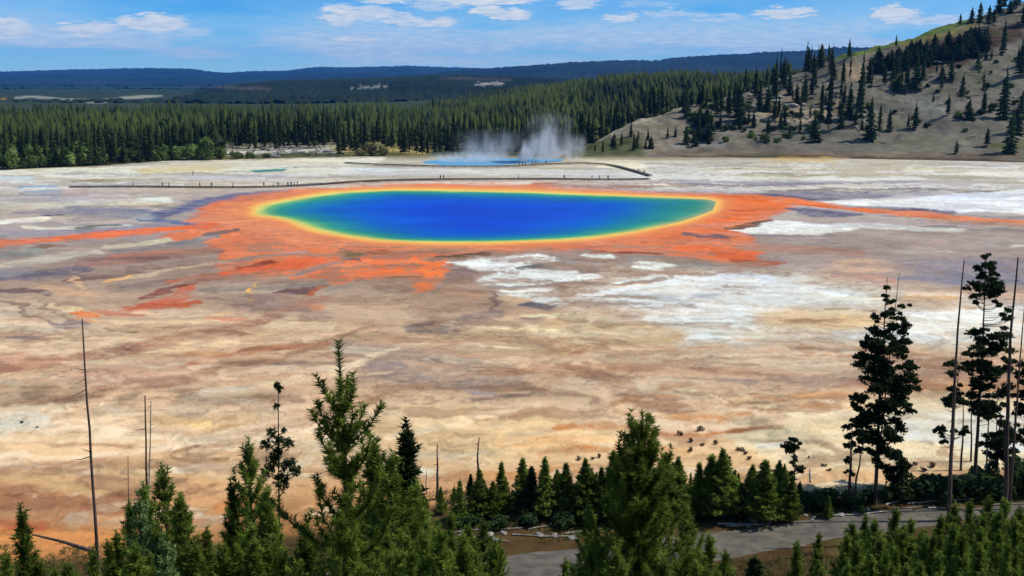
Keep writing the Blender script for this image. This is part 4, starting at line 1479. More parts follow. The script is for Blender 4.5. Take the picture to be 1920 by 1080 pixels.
def add_forest_mass():
    rng = np.random.default_rng(5)
    pos = []
    # (near depth, far depth, spacing)
    for (ya, yb, sp) in [(392, 560, 6.0), (560, 820, 6.4), (820, 1250, 8.6), (1250, 2000, 13)]:
        for y in np.arange(ya, yb, sp):
            xs = np.arange(-.68 * y, .42 * y, sp)
            x = xs + rng.uniform(-.5, .5, len(xs)) * sp
            yy = y + rng.uniform(-.5, .5, len(xs)) * sp
            pos.append(np.stack([x, yy], 1))
    P = np.concatenate(pos)
    u = 960 + 1939 * P[:, 0] / P[:, 1]
    ev = np.interp(u, *FOREST_EDGE)
    _, ye = on_plane(u, ev)
    keep = (P[:, 1] > ye + 40 + 44 * ((u > 400) & (u < 625))) & (u < 1560)
    keep &= ~((fbm(P[:, 0] / 22, P[:, 1] / 30, 207) > .34) & (P[:, 1] < ye + 150))      # small openings near the edge
    keep &= ~((u > 1080) & (P[:, 1] < bluff_d1(u) + 6))
    keep &= ~((u > 596) & (u < 690) & (P[:, 1] > 590) & (P[:, 1] < 740))          # clearing
    keep &= ~((P[:, 1] > 900 + 60 * fbm(P[:, 0] / 90, P[:, 0] * 0, 66)) & (u < 760 + .25 * (P[:, 1] - 900)))
    keep &= fbm(P[:, 0] / 70, P[:, 1] / 70, 201) > -.46                                          # natural gaps
    P, u = P[keep], u[keep]
    Z = ground_z(P[:, 0], P[:, 1])
    Z = np.where(u > 1080, np.maximum(Z, bluff_z(P[:, 0], P[:, 1])), Z)
    n = len(P)
    H = rng.uniform(7.0, 15.0, n) * (1 + .15 * fbm(P[:, 0] / 60, P[:, 1] / 60, 9))
    H = np.where(P[:, 1] > 1250, H * 1.15, H)
    R = H * rng.uniform(.13, .21, n) * np.where(P[:, 1] > 1250, 1.7, np.where(P[:, 1] > 820, 1.25, 1.0))
    grove = fbm(P[:, 0] / 26, P[:, 1] / 26, 88)
    H = H * (1 + .38 * grove) * np.where(rng.random(n) < .12, .6, 1.0)
    K = 5
    near = P[:, 1] < 700
    Vs, Fs, base = [], [], 0
    for mask, layers in [(near, [(0.10, .52, 1.0), (.32, .78, .92), (.56, 1.0, .74)]), (~near, [(0.08, .66, 1.0), (.42, 1.0, .82)])]:
        p, h, r, z = P[mask], H[mask], R[mask], Z[mask]
        m = len(p)
        for (z0, z1, rs) in layers:
            th = np.arange(K)[None] * 2 * math.pi / K + rng.random((m, 1)) * 6.28
            rad = r[:, None] * rs * rng.uniform(.55, 1.3, (m, K))
            ring = np.stack([p[:, :1] + np.cos(th) * rad, p[:, 1:] + np.sin(th) * rad,
                             z[:, None] + h[:, None] * (z0 + rng.uniform(-.05, .05, (m, K)))], -1)
            apex = np.stack([p[:, 0] + rng.normal(size=m) * .15, p[:, 1], z + h * z1], -1)[:, None]
            V = np.concatenate([ring, apex], 1).reshape(-1, 3)
            o = np.arange(m)[:, None] * (K + 1) + base
            j = np.arange(K)[None]
            F = np.stack([o + j, o + (j + 1) % K, np.broadcast_to(o + K, (m, K))], -1).reshape(-1, 3)
            Vs.append(V)
            Fs.append(F)
            base += len(V)
    me = mesh_np('pine_forest', np.concatenate(Vs), np.concatenate(Fs), [M['forest_mass']])
    link('pine_forest', me, kind='stuff', label='dense green pine forest stretching across the plain', category='forest')
    return n


def forest_mass_mat():
    m, T, b = mat_base('forest_mass')
    pos = T.add('ShaderNodeNewGeometry').outputs['Position']
    n1 = noise_node(T, 0.012, 4, .6, vec=pos)
    n2 = noise_node(T, 0.16, 3, .6, vec=pos, stretch=(1, 1, .2))
    c = T.mix(T.smooth(n1, .36, .62), (0.014, 0.022, 0.008, 1), (0.050, 0.068, 0.013, 1))
    vm = T.add('ShaderNodeVectorMath', operation='SCALE')
    T.l.new(c, vm.inputs[0])
    T.l.new(T.math('ADD', T.math('MULTIPLY', n2, 1.0), .45), vm.inputs['Scale'])
    T.l.new(vm.outputs[0], b.inputs['Base Color'])
    b.inputs['Roughness'].default_value = .85
    b.inputs['Specular IOR Level'].default_value = .1
    return m


M['forest_mass'] = forest_mass_mat()
add_forest_mass()


# ---- rounded bushes
def bush_mesh(seed, R, H, n=900, mat='shrub', leaf=.22, lobes=6):
    rng = np.random.default_rng(seed)
    L = rng.normal(size=(lobes, 3)) * [R * .42, R * .42, H * .12] + [0, 0, H * .5]
    lr = rng.uniform(.4, .62, lobes)
    k = rng.integers(0, lobes, n)
    d = rng.normal(size=(n, 3))
    d /= np.linalg.norm(d, axis=1, keepdims=True)
    rad = lr[k, None] * rng.uniform(.7, 1.0, (n, 1))
    c = L[k] + d * rad * np.array([R, R, H * .75])
    c[:, 2] = np.maximum(c[:, 2], .05 * H + rng.random(n) * .1 * H)
    t1 = np.cross(d, rng.normal(size=(n, 3)))
    t1 /= np.linalg.norm(t1, axis=1, keepdims=True)
    nn = d + rng.normal(size=(n, 3)) * .5
    t2 = np.cross(nn, t1)
    t2 /= np.linalg.norm(t2, axis=1, keepdims=True)
    s = leaf * rng.uniform(.6, 1.4, (n, 1))
    V = np.stack([c - t1 * s, c + t1 * s * .6 - t2 * s * .8, c + t1 * s * .7 + t2 * s * .8], 1).reshape(-1, 3)
    w = TM()
    for q in range(4):
        a = rng.random() * 6.28
        w.tube([[0, 0, -.1], [math.cos(a) * R * .2, math.sin(a) * R * .2, H * .3], [math.cos(a) * R * .5, math.sin(a) * R * .5, H * .65]], [R * .03, R * .022, R * .012], 4)
    return w.mesh('stem', [M['bark']]), mesh_np('leaves', V, np.arange(len(V)).reshape(-1, 3), [M[mat]])


def place_bush(key, loc, scale, rot, name='bush', sz=1.0, **props):
    a, b = protos[key]
    root = bpy.data.objects.new(name, None)
    col.objects.link(root)
    root.location, root.rotation_euler, root.scale = loc, (0, 0, rot), (scale, scale, scale * sz)
    for k, v in props.items():
        root[k] = v
    link('stem', a, root)
    link('leaves', b, root)
    return root


for i in range(3):
    protos['bush%d' % i] = bush_mesh(300 + i, 1.0, 1.6, 900, leaf=.13)
    protos['darkbush%d' % i] = bush_mesh(310 + i, 1.0, 1.5, 700, 'needles_dark', leaf=.14)
    protos['rusty%d' % i] = bush_mesh(340 + i, 1.0, 1.3, 500, 'rusty', leaf=.12)
    protos['mint%d' % i] = bush_mesh(320 + i, 1.0, 1.8, 3500, 'mint', leaf=.032)
M['straw'] = foliage_mat('straw_leaves', (0.16, 0.14, 0.05), (0.34, 0.30, 0.13), scale=1.0)
protos['straw0'] = bush_mesh(330, 1.0, 1.2, 700, 'straw', leaf=.14)

far_bushes = [(10, 316, 26, 50), (40, 316, 24, 42), (66, 315, 20, 38), (95, 313, 22, 36), (122, 312, 24, 40), (150, 311, 24, 38), (176, 310, 20, 36), (196, 309, 14, 26),
              (222, 305, 16, 24), (246, 304, 16, 22), (270, 303, 16, 24), (296, 302, 16, 26), (326, 301, 18, 30), (356, 300, 22, 34), (384, 300, 22, 36), (412, 299, 16, 24), (442, 298, 12, 16),
              (468, 298, 10, 12), (500, 297, 10, 10)]
for i, (u, v, w, h) in enumerate(far_bushes):
    x, y = (float(a) for a in on_plane(u, v))
    y += 2
    s = w * y / FPX
    place_bush('bush%d' % (i % 3), (x, y, 0), s, i * 1.7, sz=(h * y / FPX) / (1.6 * s),
               label=('rounded green bush, %s from the picture edge beside the white flats' % ORD[i] if u < 205 else 'low bright green bush, %s from the large rounded bushes by the flats' % ORD[i - 8]),
               category='bush', group=('rounded bushes at the edge of the flats' if u < 205 else 'low bushes between forest and flats'))
for i, (u, v, w, h) in enumerate([(698, 292, 22, 28), (722, 292, 14, 18), (674, 292, 12, 14)]):
    x, y = (float(a) for a in on_plane(u, v))
    s = w * y / FPX
    place_bush('straw0', (x, y, 0), s, i * 2.1, sz=(h * y / FPX) / (1.3 * s),
               label=['largest straw-yellow bush at the forest edge', 'straw-yellow bush nearer the steaming pool', 'smallest straw-yellow bush beside the bleached logs'][i],
               category='bush', group='yellow bushes by the clearing')


def log_mesh(seed, L, r, stubs=4):
    rng = np.random.default_rng(seed)
    w = TM()
    s = np.linspace(0, 1, 8)
    P = np.stack([s * L, np.cumsum(rng.normal(size=8) * .02 * L / 8), r + rng.normal(size=8) * .01], 1)
    w.tube(P, r * (1 - .6 * s), 6)
    for k in range(stubs):
        i = rng.integers(1, 7)
        d = rng.normal(size=3)
        d[2] = abs(d[2])
        w.tube([P[i], P[i] + d / np.linalg.norm(d) * L * .08], [r * .3, r * .08], 4)
    return w.mesh('fallen_log', [M['grey_log']], smooth=True)


logs = [log_mesh(400 + i, 6.0, .16) for i in range(4)]
for i in range(56):
    u, v = rngF.uniform(408, 628), rngF.uniform(262, 294)
    x, y = (float(a) for a in on_plane(u, v + 2))
    y = min(y, 485)
    o = link('fallen_log', logs[i % 4], None, (x, y, float(ground_z(np.array(x), np.array(y))) + .1),
             label='bleached fallen log lying at the forest edge beyond the flats', category='log', group='bleached logs at the forest edge')
    o.rotation_euler = (0, rngF.uniform(-.12, .0), rngF.uniform(0, 6.28))
    o.scale = (1.0, 3.0, 3.0)


# ------------------------------------------------------------------ pines of the bluff
#  (u, v of the foot, height in photo px, width factor, mesh, words)
bluff_list = [
    (1350, 242, 30, 1.0, 'dark0', 'small dark pine low on the bluff, nearest the forest'),
    (1385, 233, 76, 1.3, 'dark1', 'broad dark pine standing alone above the foot of the bluff'),
    (1413, 240, 30, 1.5, 'dark2', 'squat dark pine just downhill of the broad lone pine'),
    (1453, 247, 92, .7, 'thin0', 'thin reddish pine on the pale lower slope of the bluff'),
    (1480, 260, 28, 1.0, 'dark0', 'small dark cone-shaped pine lowest on the pale slope'),
    (1500, 236, 70, .8, 'thin1', 'ragged pine beside the pale rocks of the bluff'),
    (1527, 267, 52, 1.5, 'dark3', 'wide dark pine at the foot of the tall pine pair'),
    (1553, 246, 150, .75, 'far4', 'tallest green pine in the middle of the bluff'),
    (1540, 230, 60, 1.0, 'far2', 'green pine tucked behind the tallest pine of the bluff'),
    (1576, 242, 60, 1.0, 'dark0', 'dark pine between the two tall pines of the bluff'),
    (1592, 226, 70, 1.1, 'dark1', 'dark pine beneath the bare tan knoll'),
    (1612, 232, 128, .85, 'dark2', 'tall black-green pine rising in front of the bare tan knoll'),
    (1630, 264, 78, 1.25, 'dark1', 'broad dark pine lowest in the central cluster of the bluff'),
    (1648, 257, 60, .9, 'far1', 'green pine at the edge of the central cluster'),
    (1667, 248, 46, 1.0, 'dark0', 'dark pine standing just clear of the central cluster'),
    (1702, 245, 30, .9, 'far5', 'small green pine leaning on the lone dark pine'),
    (1715, 247, 52, 1.1, 'dark2', 'lone dark pine on the open grey slope'),
    (1793, 290, 26, 1.3, 'far3', 'little green pine at the very bottom of the open grey slope'),
    (1850, 276, 36, 1.5, 'far1', 'squat grey-green pine on the lower slope near the big trees'),
    (1893, 288, 84, 1.2, 'dark1', 'broad dark pine at the bottom of the slope with a long shadow'),
    (1906, 252, 60, 1.2, 'dark3', 'dark pine just uphill of the broad shadow-casting pine'),
    (1880, 224, 92, 1.3, 'dark0', 'big dark pine at mid height where the bluff steepens'),
    (1844, 214, 44, 1.4, 'dark2', 'dark pine huddled against the big mid-slope pine'),
    (1803, 190, 50, 1.3, 'far1', 'grey-green pine in the shaded patch of the slope'),
    (1843, 180, 48, .9, 'thin1', 'thin pine below the upper dark wood'),
    (1815, 226, 40, 1.6, 'dark3', 'low wide dark pine in the shaded patch of the slope'),
    (1717, 170, 66, 1.2, 'dark1', 'dark pine in the grove under the dark band'),
    (1700, 164, 50, 1.2, 'dark2', 'middle pine of the grove under the dark band'),
    (1730, 150, 46, 1.1, 'dark0', 'upper pine of the grove under the dark band'),
    (1684, 172, 34, 1.6, 'dark3', 'low spreading pine of the grove under the dark band'),
    (1783, 152, 44, 1.1, 'dark1', 'dark pine alone on the pale upper slope'),
    (1766, 150, 24, 1.5, 'dark3', 'low dark pine next to the lone upper pine'),
    (1880, 104, 64, 1.1, 'dark2', 'dark pine high on the bluff below the summit wood'),
    (1913, 142, 66, 1.2, 'dark1', 'dark pine beside the bare gully high on the bluff'),
    (1592, 106, 32, 1.0, 'dark0', 'small dark pine on the skyline above the tan knoll'),
    (1680, 74, 22, .9, 'dark2', 'tiny lone pine on the grassy skyline'),
    (1488, 118, 38, .8, 'thin0', 'wispy pine first in the skyline row'),
    (1506, 114, 40, .8, 'thin2', 'wispy pine second in the skyline row'),
    (1520, 116, 42, .8, 'thin1', 'wispy pine third in the skyline row'),
    (1538, 114, 44, 1.2, 'dark1', 'dark bushy pine in the skyline row'),
    (1552, 110, 40, .9, 'thin3', 'ragged pine last in the skyline row before the knoll'),
    (1800, 34, 22, 1.2, 'far3', 'short green pine on the skyline near the summit wood'),
]
for (u, v, h, wf, key, words) in bluff_list:
    p = on_bluff(u, v)
    if p is None:
        p = on_bluff(u, v + 14)
    if p is None:
        continue
    hm = h * p[1] / FPX
    place_pine(key, p, hm / 15, rngF.uniform(0, 6.28), sx=wf * (15 / max(hm, 6)) ** .35, name='bluff_pine', label=words, category='tree', group='pines scattered over the bluff')


def scatter_bluff(n, u0, u1, top, bot, hr, keys, words, wf=(1.0, 1.5), seed=1):
    r = random.Random(seed)
    made = 0
    while made < n:
        u = r.uniform(u0, u1)
        q = r.random()
        v = np.interp(u, *top) * (1 - q) + np.interp(u, *bot) * q
        p = on_bluff(u, v)
        made += 1
        if p is None:
            continue
        hm = r.uniform(*hr) * p[1] / FPX
        place_pine(r.choice(keys), p, hm / 15, r.uniform(0, 6.28), sx=r.uniform(*wf) * (15 / max(hm, 6)) ** .35, name='bluff_pine',
                   label=words, category='tree', group='pines scattered over the bluff')


allf = ['far0', 'far1', 'far3', 'dark0', 'dark2', 'thin1']
scatter_bluff(34, 1280, 1560, ([1280, 1560], [206, 130]), ([1280, 1560], [232, 200]), (26, 60), allf, 'small pine among pale rocks on the shoulder of the bluff', seed=2)
scatter_bluff(16, 1100, 1300, ([1100, 1300], [282, 214]), ([1100, 1300], [288, 280]), (14, 34), ['far0', 'far3', 'dark0'], 'young pine by the green toe of the bluff', seed=3)
scatter_bluff(16, 1300, 1340, ([1300, 1340], [225, 220]), ([1300, 1340], [280, 270]), (14, 30), ['dark3', 'dark1', 'thin1'], 'scrubby dark pine on the rubble patch of the bluff', wf=(1.4, 2.2), seed=4)
scatter_bluff(84, 1635, 1850, ([1635, 1850], [122, 70]), ([1635, 1850], [142, 104]), (22, 32), ['dark0', 'dark1', 'dark3'], 'dark pine in the band of wood under the grassy crest', wf=(1.8, 2.6), seed=5)
scatter_bluff(26, 1820, 1990, ([1820, 1990], [30, -10]), ([1820, 1990], [60, 40]), (26, 50), ['dark0', 'dark1', 'far3', 'far1'], 'pine in the summit wood of the bluff', wf=(1.2, 1.8), seed=6)
scatter_bluff(14, 1560, 1700, ([1560, 1700], [160, 130]), ([1560, 1700], [240, 150]), (22, 50), ['dark0', 'dark2', 'thin0'], 'slim dark pine on the steep side below the knoll', seed=8)
scatter_bluff(12, 1740, 1960, ([1740, 1960], [130, 90]), ([1740, 1960], [220, 230]), (16, 40), ['dark0', 'dark2', 'thin1'], 'dark pine on the open upper slope of the bluff', seed=9)
scatter_bluff(14, 1440, 1560, ([1440, 1560], [150, 122]), ([1440, 1560], [170, 140]), (36, 60), ['thin0', 'thin1', 'thin2', 'thin3'], 'bare thin pine on the shoulder skyline of the bluff', wf=(.7, 1.1), seed=10)

scatter_bluff(30, 1300, 1620, ([1300, 1620], [200, 130]), ([1300, 1620], [262, 250]), (18, 44), allf, 'young pine on the middle slope of the bluff', seed=12)

# loose stones on the pale shoulder


def rock_mesh(seed):
    rng = np.random.default_rng(seed)
    import bmesh
    bm = bmesh.new()
    bmesh.ops.create_icosphere(bm, subdivisions=2, radius=1)
    for v in bm.verts:
        v.co *= 1 + .28 * (vnoise(np.array(v.co.x * 1.7 + seed), np.array(v.co.y * 1.7 + v.co.z * 2.1), seed) - .5) * 2
        v.co.z *= .62
    me = bpy.data.meshes.new('rock')
    bm.to_mesh(me)
    bm.free()
    me.materials.append(M['rock'])
    return me


rocks = [rock_mesh(i + 1) for i in range(4)]
rr = random.Random(12)
for i in range(34):
    u, v = rr.uniform(1405, 1550), rr.uniform(150, 232)
    p = on_bluff(u, v)
    if p is None:
        continue
    o = link('boulder', rocks[i % 4], None, (p[0], p[1], p[2] + .2), label='pale boulder on the shoulder of the bluff', category='boulder', group='pale boulders on the bluff')
    s = rr.uniform(.8, 2.1)
    o.scale = (s * 1.4, s, s)
    o.rotation_euler = (0, 0, rr.uniform(0, 6.28))

sb = random.Random(44)
for i in range(120):
    if i < 75:
        u, v = sb.uniform(1285, 1560), sb.uniform(196, 268)
        v = max(v, float(np.interp(u, BS[:, 0], BS[:, 1])) + 14)
        words, g = 'low dark scrub on the pale rubble shoulder of the bluff', 'scrub on the bluff shoulder'
    else:
        u, v = sb.uniform(1560, 1960), sb.uniform(110, 250)
        words, g = 'low scrub patch on the open side of the bluff', 'scrub on the open bluff'
    p = on_bluff(u, v)
    if p is None:
        continue
    s = sb.uniform(1.0, 2.6)
    place_bush(sb.choice(['darkbush0', 'darkbush1', 'bush0', 'bush2']), p, s, sb.uniform(0, 6), name='scrub', sz=sb.uniform(.6, .9), label=words, category='bush', group=g)

for i in range(46):
    u = sb.uniform(1290, 1900)
    v = sb.uniform(float(np.interp(u, BS[:, 0], BS[:, 1])) + 30, 278)
    p = on_bluff(u, v)
    if p is None:
        continue
    o = link('fallen_log', logs[i % 4], None, (p[0], p[1], p[2] + .15), label='bleached fallen log lying on the side of the bluff', category='log', group='fallen logs on the bluff')
    o.rotation_euler = (0, sb.uniform(-.3, .3), sb.uniform(0, 6.28))
    o.scale = (1.1, 2.0, 2.0)

# ------------------------------------------------------------------ boardwalks
def boardwalk(pts, width, deck_z, label):
    pts = np.array(pts, float)
    x, y = on_plane(pts[:, 0], pts[:, 1])
    P = np.stack([x, y], 1)
    d = np.r_[0, np.cumsum(np.hypot(*np.diff(P, axis=0).T))]
    t = np.arange(0, d[-1], 2.0)
    C = np.stack([np.interp(t, d, P[:, 0]), np.interp(t, d, P[:, 1])], 1)
    k = np.ones(9) / 9
    C = np.stack([np.convolve(np.pad(C[:, i], 4, 'edge'), k, 'valid') for i in range(2)], 1)
    T = np.gradient(C, axis=0)
    T /= np.linalg.norm(T, axis=1)[:, None]
    Nn = np.stack([-T[:, 1], T[:, 0]], 1)
    n = len(C)
    gz = ground_z(C[:, 0], C[:, 1])
    rows = []
    for (o, z) in [(-1, deck_z - .16), (-1, deck_z), (1, deck_z), (1, deck_z - .16)]:
        rows.append(np.c_[C + Nn * o * width / 2, gz + z])
    V = np.concatenate(rows)
    F = np.concatenate([grid_faces(4, n), np.stack([np.arange(n - 1), np.arange(n - 1) + 3 * n, np.arange(n - 1) + 3 * n + 1, np.arange(n - 1) + 1], 1)])
    root = bpy.data.objects.new('boardwalk', None)
    col.objects.link(root)
    root['label'], root['category'], root['group'] = label, 'boardwalk', 'boardwalks across the flats'
    link('deck', mesh_np('deck', V, F, [M['deck']]), root)
    w = TM()
    for i in range(0, n, 2):
        for s in (-1, 1):
            q = C[i] + Nn[i] * s * width * .4
            w.tube([[q[0], q[1], gz[i] - .2], [q[0], q[1], gz[i] + deck_z - .1]], [.1, .1], 4)
    ps = link('post', w.mesh('post', [M['deck']]), root)
    ps['kind'] = 'stuff'
    # low kerb rail
    for s in (-1, 1):
        q = C + Nn * s * (width / 2 - .08)
        V2 = np.concatenate([np.c_[q - Nn * .06, gz + deck_z + .02], np.c_[q - Nn * .06, gz + deck_z + .09], np.c_[q + Nn * .06, gz + deck_z + .09], np.c_[q + Nn * .06, gz + deck_z + .02]])
        link('edge_rail', mesh_np('edge_rail', V2, grid_faces(4, n), [M['deck']]), root)
    return root


BW_Z = .40
boardwalk([(117, 352), (122, 351.6), (250, 351), (400, 352.5), (470, 352.5), (560, 350), (620, 345), (690, 340), (800, 337.5), (900, 337), (1000, 336.5), (1100, 337.5), (1180, 338), (1232, 336)],
          1.8, BW_Z, 'long dark boardwalk running behind the orange rim of the blue pool')
boardwalk([(1222, 332), (1200, 325), (1175, 318), (1150, 311.5), (1120, 307.5), (1080, 307), (1040, 309), (1000, 310), (960, 313), (880, 314), (800, 313), (720, 310), (680, 309), (640, 306)],
          1.7, .5, 'boardwalk bending away past the steaming pale blue pool')


# ------------------------------------------------------------------ people
def person_mesh(pose):
    """one continuous figure grown over a joint skeleton"""
    st = .16 if pose else .06
    J = {'pelvis': ((0, 0, .95), .145), 'waist': ((0, 0, 1.10), .125), 'chest': ((0, .01, 1.32), .165), 'neck': ((0, .0, 1.49), .06), 'jaw': ((0, -.015, 1.58), .08), 'head': ((0, -.01, 1.68), .10), 'crown': ((0, 0, 1.76), .07)}
    E = [('pelvis', 'waist'), ('waist', 'chest'), ('chest', 'neck'), ('neck', 'jaw'), ('jaw', 'head'), ('head', 'crown')]
    for s, n in ((-1, 'l'), (1, 'r')):
        f = st * s
        J['hip' + n] = ((.10 * s, 0, .88), .10)
        J['knee' + n] = ((.11 * s, -f * .5 - .02, .50), .065)
        J['ankle' + n] = ((.11 * s, f * -1.0 + .02, .09), .042)
        J['toe' + n] = ((.12 * s, f * -1.0 - .14, .035), .035)
        J['sh' + n] = ((.19 * s, .01, 1.40), .062)
        J['elb' + n] = ((.25 * s, .03 + f * .5, 1.13), .045)
        J['wr' + n] = ((.25 * s, -.05 + f, .89), .032)
        J['hand' + n] = ((.25 * s, -.08 + f, .80), .036)
        E += [('pelvis', 'hip' + n), ('hip' + n, 'knee' + n), ('knee' + n, 'ankle' + n), ('ankle' + n, 'toe' + n),
              ('chest', 'sh' + n), ('sh' + n, 'elb' + n), ('elb' + n, 'wr' + n), ('wr' + n, 'hand' + n)]
    names = list(J)
    me = bpy.data.meshes.new('sk')
    me.from_pydata([J[k][0] for k in names], [(names.index(a), names.index(b)) for a, b in E], [])
    o = bpy.data.objects.new('sk', me)
    col.objects.link(o)
    o.modifiers.new('skin', 'SKIN')
    ss = o.modifiers.new('sub', 'SUBSURF')
    ss.levels = ss.render_levels = 1
    for i, k in enumerate(names):
        r = J[k][1]
        me.skin_vertices[0].data[i].radius = (r, r * .8 if k in ('pelvis', 'waist', 'chest') else r)
    me.skin_vertices[0].data[0].use_root = True
    bpy.context.view_layer.update()
    dg = bpy.context.evaluated_depsgraph_get()
    out = bpy.data.meshes.new_from_object(o.evaluated_get(dg))
    bpy.data.objects.remove(o)
    return out


def cloth(name, c):
    if name not in M:
        M[name] = simple_mat(name, c, tuple(x * .75 for x in c), scale=8)
    return M[name]


bodies = [person_mesh(0), person_mesh(1)]
skin = cloth('skin', (.42, .25, .17))
hair = cloth('hair', (.05, .03, .02))
palette = {'dark blue': (.03, .05, .13), 'grey': (.16, .16, .17), 'black': (.02, .02, .022), 'red': (.45, .04, .04), 'brown': (.12, .07, .05), 'khaki': (.22, .18, .11), 'white': (.7, .7, .7), 'green': (.06, .12, .06)}


def person(u, v, z, shirt, trousers, pose, rot, words):
    x, y = (float(a) for a in on_plane(u, v, z))
    me = bodies[pose].copy()
    me.name = 'body'
    me.materials.clear()
    for m in (skin, cloth('cloth_' + shirt.replace(' ', '_'), palette[shirt]), cloth('cloth_' + trousers.replace(' ', '_'), palette[trousers]), hair):
        me.materials.append(m)
    for f in me.polygons:
        c = f.center
        if c.z > 1.66 or (c.z > 1.6 and c.y > .02):
            f.material_index = 3
        elif c.z > 1.46 or c.z < .08 or (abs(c.x) > .2 and c.z < 1.12):
            f.material_index = 0
        elif c.z > .97:
            f.material_index = 1
        else:
            f.material_index = 2
        f.use_smooth = True
    o = link('person', me, None, (x, y, z), label=words, category='person', group='visitors on the boardwalks')
    o.rotation_euler = (0, 0, rot)


people = [(250, 351, 'brown', 'grey', 1, 1.6, 'walker in brown nearest the dark end of the boardwalk'),
          (305, 351.6, 'grey', 'khaki', 0, .4, 'visitor in grey standing first of a close pair'),
          (317, 351.8, 'brown', 'black', 1, 1.5, 'visitor in brown standing second of a close pair'),
          (375, 352.3, 'brown', 'brown', 0, 2.4, 'person in brown before the grey flats'),
          (397, 352.4, 'dark blue', 'grey', 0, 3.1, 'person in dark blue shirt beside the one in brown'),
          (437, 352.5, 'grey', 'black', 1, 1.5, 'grey-shirted walker alone mid boardwalk'),
          (495, 352, 'brown', 'khaki', 0, 0.2, 'visitor in brown and khaki just before the group'),
          (512, 351.6, 'white', 'khaki', 1, 1.4, 'pale-shirted visitor joining the dark group'),
          (522, 351.2, 'grey', 'grey', 0, 2.9, 'grey-clad visitor at the edge of the dark group'),
          (540, 350.7, 'dark blue', 'black', 0, .7, 'visitor in dark blue at the near end of the tight group'),
          (546, 350.5, 'black', 'black', 0, 3.3, 'black-clad visitor in the middle of the tight group'),
          (552, 350.4, 'green', 'grey', 1, 1.1, 'green-shirted visitor inside the tight group'),
          (558, 350.2, 'grey', 'dark blue', 0, 2.2, 'grey-shirted visitor in blue trousers ending the tight group'),
          (826, 337.4, 'brown', 'grey', 0, 3.1, 'visitor in brown beside the red-clad one over the pool rim'),
          (832, 337.4, 'red', 'grey', 0, 3.0, 'visitor in red looking over the blue pool'),
          (972, 336.7, 'grey', 'grey', 1, 1.4, 'grey walker on the boardwalk below the steam'),
          (1058, 337.2, 'dark blue', 'black', 0, .3, 'dark figure alone on the boardwalk beyond the pool'),
          (1110, 337.5, 'grey', 'khaki', 1, 1.7, 'grey-shirted walker near the boardwalk bend'),
          (1124, 337.6, 'brown', 'grey', 0, 1.0, 'visitor in brown between the walker and the black figure'),
          (1140, 337.8, 'black', 'black', 0, 3.4, 'black-clad visitor nearest the angled boardwalk')]
for (u, v, sh, tr, pose, rot, w) in people:
    person(u, v, BW_Z + .01, sh, tr, pose, rot, w)
person(362, 330, .02, 'grey', 'grey', 0, 1, 'lone grey figure on the pale flats behind the boardwalk')
for (u, v, sh, tr, pose, rot, w) in [(974, 312.4, 'black', 'black', 0, 1, 'black-clad visitor before the steam plume'), (980, 312.2, 'dark blue', 'black', 0, 2, 'dark blue visitor touching shoulders with the black-clad one at the plume'),
                                     (985, 311.6, 'black', 'grey', 1, 1.4, 'walker in black and grey before the steam plume'), (998, 310.3, 'grey', 'brown', 0, 3, 'grey-shirted visitor next to the red-shirted ones'),
                                     (1004, 310, 'red', 'black', 0, 2, 'red-shirted visitor standing by the plume'), (1008, 309.8, 'red', 'grey', 1, 1, 'red-shirted walker by the plume'),
                                     (1024, 309.4, 'black', 'grey', 0, 0, 'dark visitor last in the row by the plume'), (1208, 328, 'black', 'grey', 0, 0, 'dark figure near the end of the angled boardwalk'),
                                     (1197, 325, 'brown', 'grey', 0, 2, 'brown-clad figure on the angled boardwalk')]:
    person(u, v, .51, sh, tr, pose, rot, w)


